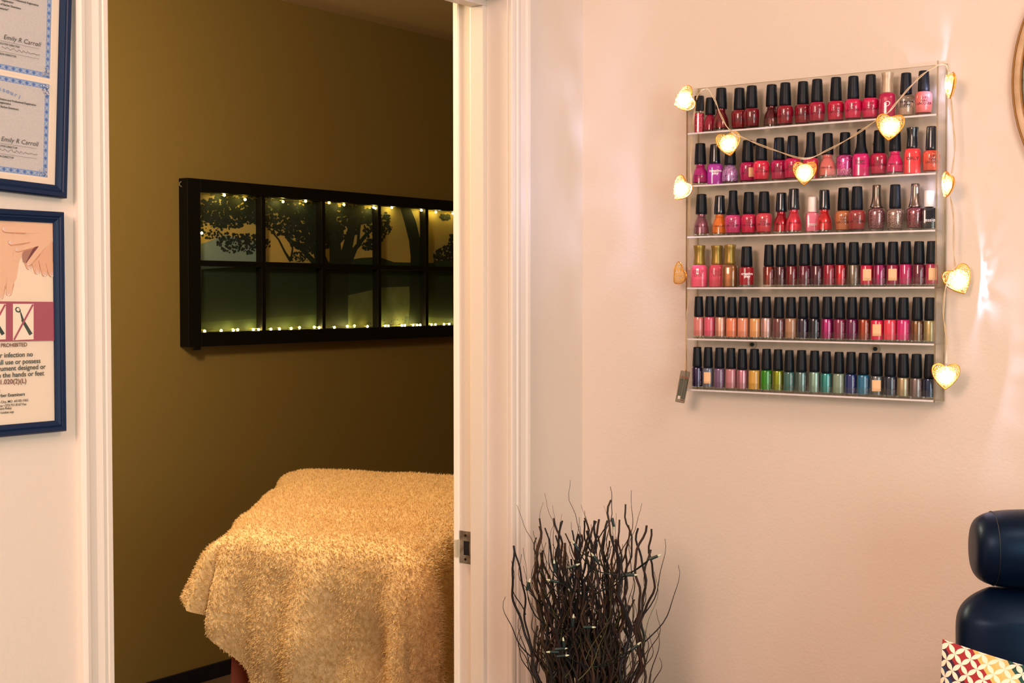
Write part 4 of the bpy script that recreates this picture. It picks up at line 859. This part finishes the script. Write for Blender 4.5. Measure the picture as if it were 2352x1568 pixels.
o = MB().tube([(2.15, HY - HW - .06, .95), (2.15, HY - HW - .06, 1.06)], .006, 10).tube([(2.15, HY - HW + .06, .95), (2.15, HY - HW + .06, 1.06)], .006, 10).build('headrest_post', steel_m, None, True); attach(o, ch)
CYc = HY - HW
o = soft(1.86, CYc, .50, .27, .24, .07, 4, 3.5).build('seat', lea, None, True); attach(o, ch)
for sgn in (-1, 1):
    o = soft(1.88, CYc + sgn * .29, .64, .22, .035, .03, 4, 3).build('armrest', lea, None, True); attach(o, ch)
o = MB().lathe([(.26, 0), (.26, .03), (.20, .06), (.09, .09), (.07, .42), (.12, .435)], 32, cx=1.88, cy=CYc).build('base', mat('dark_chair_base', (24, 24, 28), .4), None, True); attach(o, ch)

# throw pillow
pm = bpy.data.materials.new('overlapping_circle_fabric'); pm.use_nodes = True; nt = pm.node_tree; b = nt.nodes['Principled BSDF']; b.inputs['Roughness'].default_value = .85
uvn = nt.nodes.new('ShaderNodeUVMap'); uvn.uv_map = 'UVMap'
vo = nt.nodes.new('ShaderNodeTexVoronoi'); vo.voronoi_dimensions = '2D'; vo.feature = 'F2'; vo.inputs['Scale'].default_value = 1; vo.inputs['Randomness'].default_value = 0
lt = nt.nodes.new('ShaderNodeMath'); lt.operation = 'LESS_THAN'; lt.inputs[1].default_value = .702
sx = nt.nodes.new('ShaderNodeSeparateXYZ'); fl_ = nt.nodes.new('ShaderNodeMath'); fl_.operation = 'FLOOR'; dv = nt.nodes.new('ShaderNodeMath'); dv.operation = 'DIVIDE'; dv.inputs[1].default_value = 12; ad = nt.nodes.new('ShaderNodeMath'); ad.operation = 'ADD'; ad.inputs[1].default_value = .5
rp_ = nt.nodes.new('ShaderNodeValToRGB'); rp_.color_ramp.interpolation = 'CONSTANT'
cols = [(150, 34, 40), (150, 30, 44), (238, 176, 100), (240, 184, 116), (20, 70, 66), (16, 50, 96), (50, 16, 50), (150, 34, 40), (238, 176, 100), (20, 70, 66), (16, 50, 96), (50, 16, 50)]
el = rp_.color_ramp.elements
for i, c in enumerate(cols):
    e = el[i] if i < 2 else el.new(i / 12); e.position = i / 12; e.color = lin(c)
mx = nt.nodes.new('ShaderNodeMix'); mx.data_type = 'RGBA'; mx.inputs['B'].default_value = lin((246, 226, 208))
nt.links.new(uvn.outputs[0], vo.inputs['Vector']); nt.links.new(uvn.outputs[0], sx.inputs[0]); nt.links.new(sx.outputs[0], fl_.inputs[0]); wr = nt.nodes.new('ShaderNodeMath'); wr.operation = 'WRAP'; wr.inputs[1].default_value = 12; wr.inputs[2].default_value = 0; nt.links.new(fl_.outputs[0], wr.inputs[0]); nt.links.new(wr.outputs[0], ad.inputs[0]); nt.links.new(ad.outputs[0], dv.inputs[0]); nt.links.new(dv.outputs[0], rp_.inputs[0])
nt.links.new(vo.outputs['Distance'], lt.inputs[0]); nt.links.new(lt.outputs[0], mx.inputs['Factor']); nt.links.new(rp_.outputs[0], mx.inputs['A']); nt.links.new(mx.outputs['Result'], b.inputs['Base Color'])
S_ = .19; n = 30; V, Fc = [], []; uvs = []
for side in (1, -1):
    for i in range(n + 1):
        for j in range(n + 1):
            u, v = -1 + 2 * i / n, -1 + 2 * j / n; e = (1 - abs(u) ** 2.4) * (1 - abs(v) ** 2.4); pinch = 1 - .07 * (1 - u * u) * abs(v) ** 3 * 1.0 ; pin2 = 1 - .07 * (1 - v * v) * abs(u) ** 3
            V.append((u * S_ * pin2, side * -(.062 * max(e, 0) ** .55 + .001), v * S_ * pinch)); uvs.append((u, v))
for s_ in (0, 1):
    o_ = s_ * (n + 1) ** 2
    for i in range(n):
        for j in range(n):
            q = (o_ + i * (n + 1) + j, o_ + (i + 1) * (n + 1) + j, o_ + (i + 1) * (n + 1) + j + 1, o_ + i * (n + 1) + j + 1); Fc.append(q if s_ == 0 else q[::-1])
pil = MB().add(V, Fc).build('throw_pillow', pm, None, True); me = pil.data; ul = me.uv_layers.new(name='UVMap')
for li, lp in enumerate(me.loops):
    u, v = uvs[lp.vertex_index]; ul.data[li].uv = (((u + 1) + (v - 1)) * 7.8 + .2, ((u + 1) - (v - 1)) * 7.8)
Cp = at(2165, 1467, 'x', 1.96)          # top left corner of the pillow
Mp = Matrix.Rotation(math.radians(-90 + 4), 4, 'Z') @ Matrix.Rotation(math.radians(-14), 4, 'X') @ Matrix.Rotation(math.radians(5), 4, 'Y')
tl = Mp @ Vector((-S_, 0, S_)); pil.matrix_world = Matrix.Translation(Cp - tl) @ Mp
tag(pil, 'white throw pillow with red, gold and navy overlapping circle pattern on the black chair', 'pillow')

# ------------------------------------------------------------------ round wall decor at the right edge
rc = Vector((W, .7195 - .305, 1.842))
dec = thing('round_wall_mirror', 'round wall ornament with pale rim and ribbed grey green centre', 'wall ornament', rc)
def rlathe(prof, n=96):
    V, Fc = [], []; k = len(prof)
    for r, d in prof: V += [(-d, r * math.cos(2 * PI * j / n), r * math.sin(2 * PI * j / n)) for j in range(n)]
    for i in range(k - 1):
        for j in range(n): Fc.append((i * n + j, i * n + (j + 1) % n, (i + 1) * n + (j + 1) % n, (i + 1) * n + j))
    return MB().add(V, Fc)
rlathe([(.305, 0), (.305, .010), (.3035, .012), (.3015, .012), (.301, .010)]).build('outer_band', mat('bronze_band', (128, 92, 40), .4, .5), dec, True)
rlathe([(.3012, .010), (.298, .0115), (.292, .0115), (.2895, .010)]).build('rim', mat('weathered_rim', (212, 180, 146), .6, vary=(30, (190, 156, 116))), dec, True)
rlathe([(.2897, .010), (.289, .0125), (.2872, .0125), (.2868, .008)]).build('inner_band', MC['bronze_band'], dec, True)
V, Fc = [], []; n = 1100; rr = [0.001, .1, .16, .20, .23, .25, .262, .270, .276, .2805, .284, .287]
for r in rr:
    for j in range(n):
        t = 2 * PI * j / n; rib = abs(math.sin(t * 34)); V.append((-(.004 + .006 * rib ** .6 * min(1, max(0, (r - .1)) * 8) * (1 if r < .281 else .4)), r * math.cos(t), r * math.sin(t)))
for i in range(len(rr) - 1):
    for j in range(n): Fc.append((i * n + j, i * n + (j + 1) % n, (i + 1) * n + (j + 1) % n, (i + 1) * n + j))
MB().add(V, Fc).build('ribbed_disc', mat('grey_green_fibre', (168, 156, 126), .7, vary=(45, (118, 128, 112)), bump=(90, .6, .003)), dec, True)
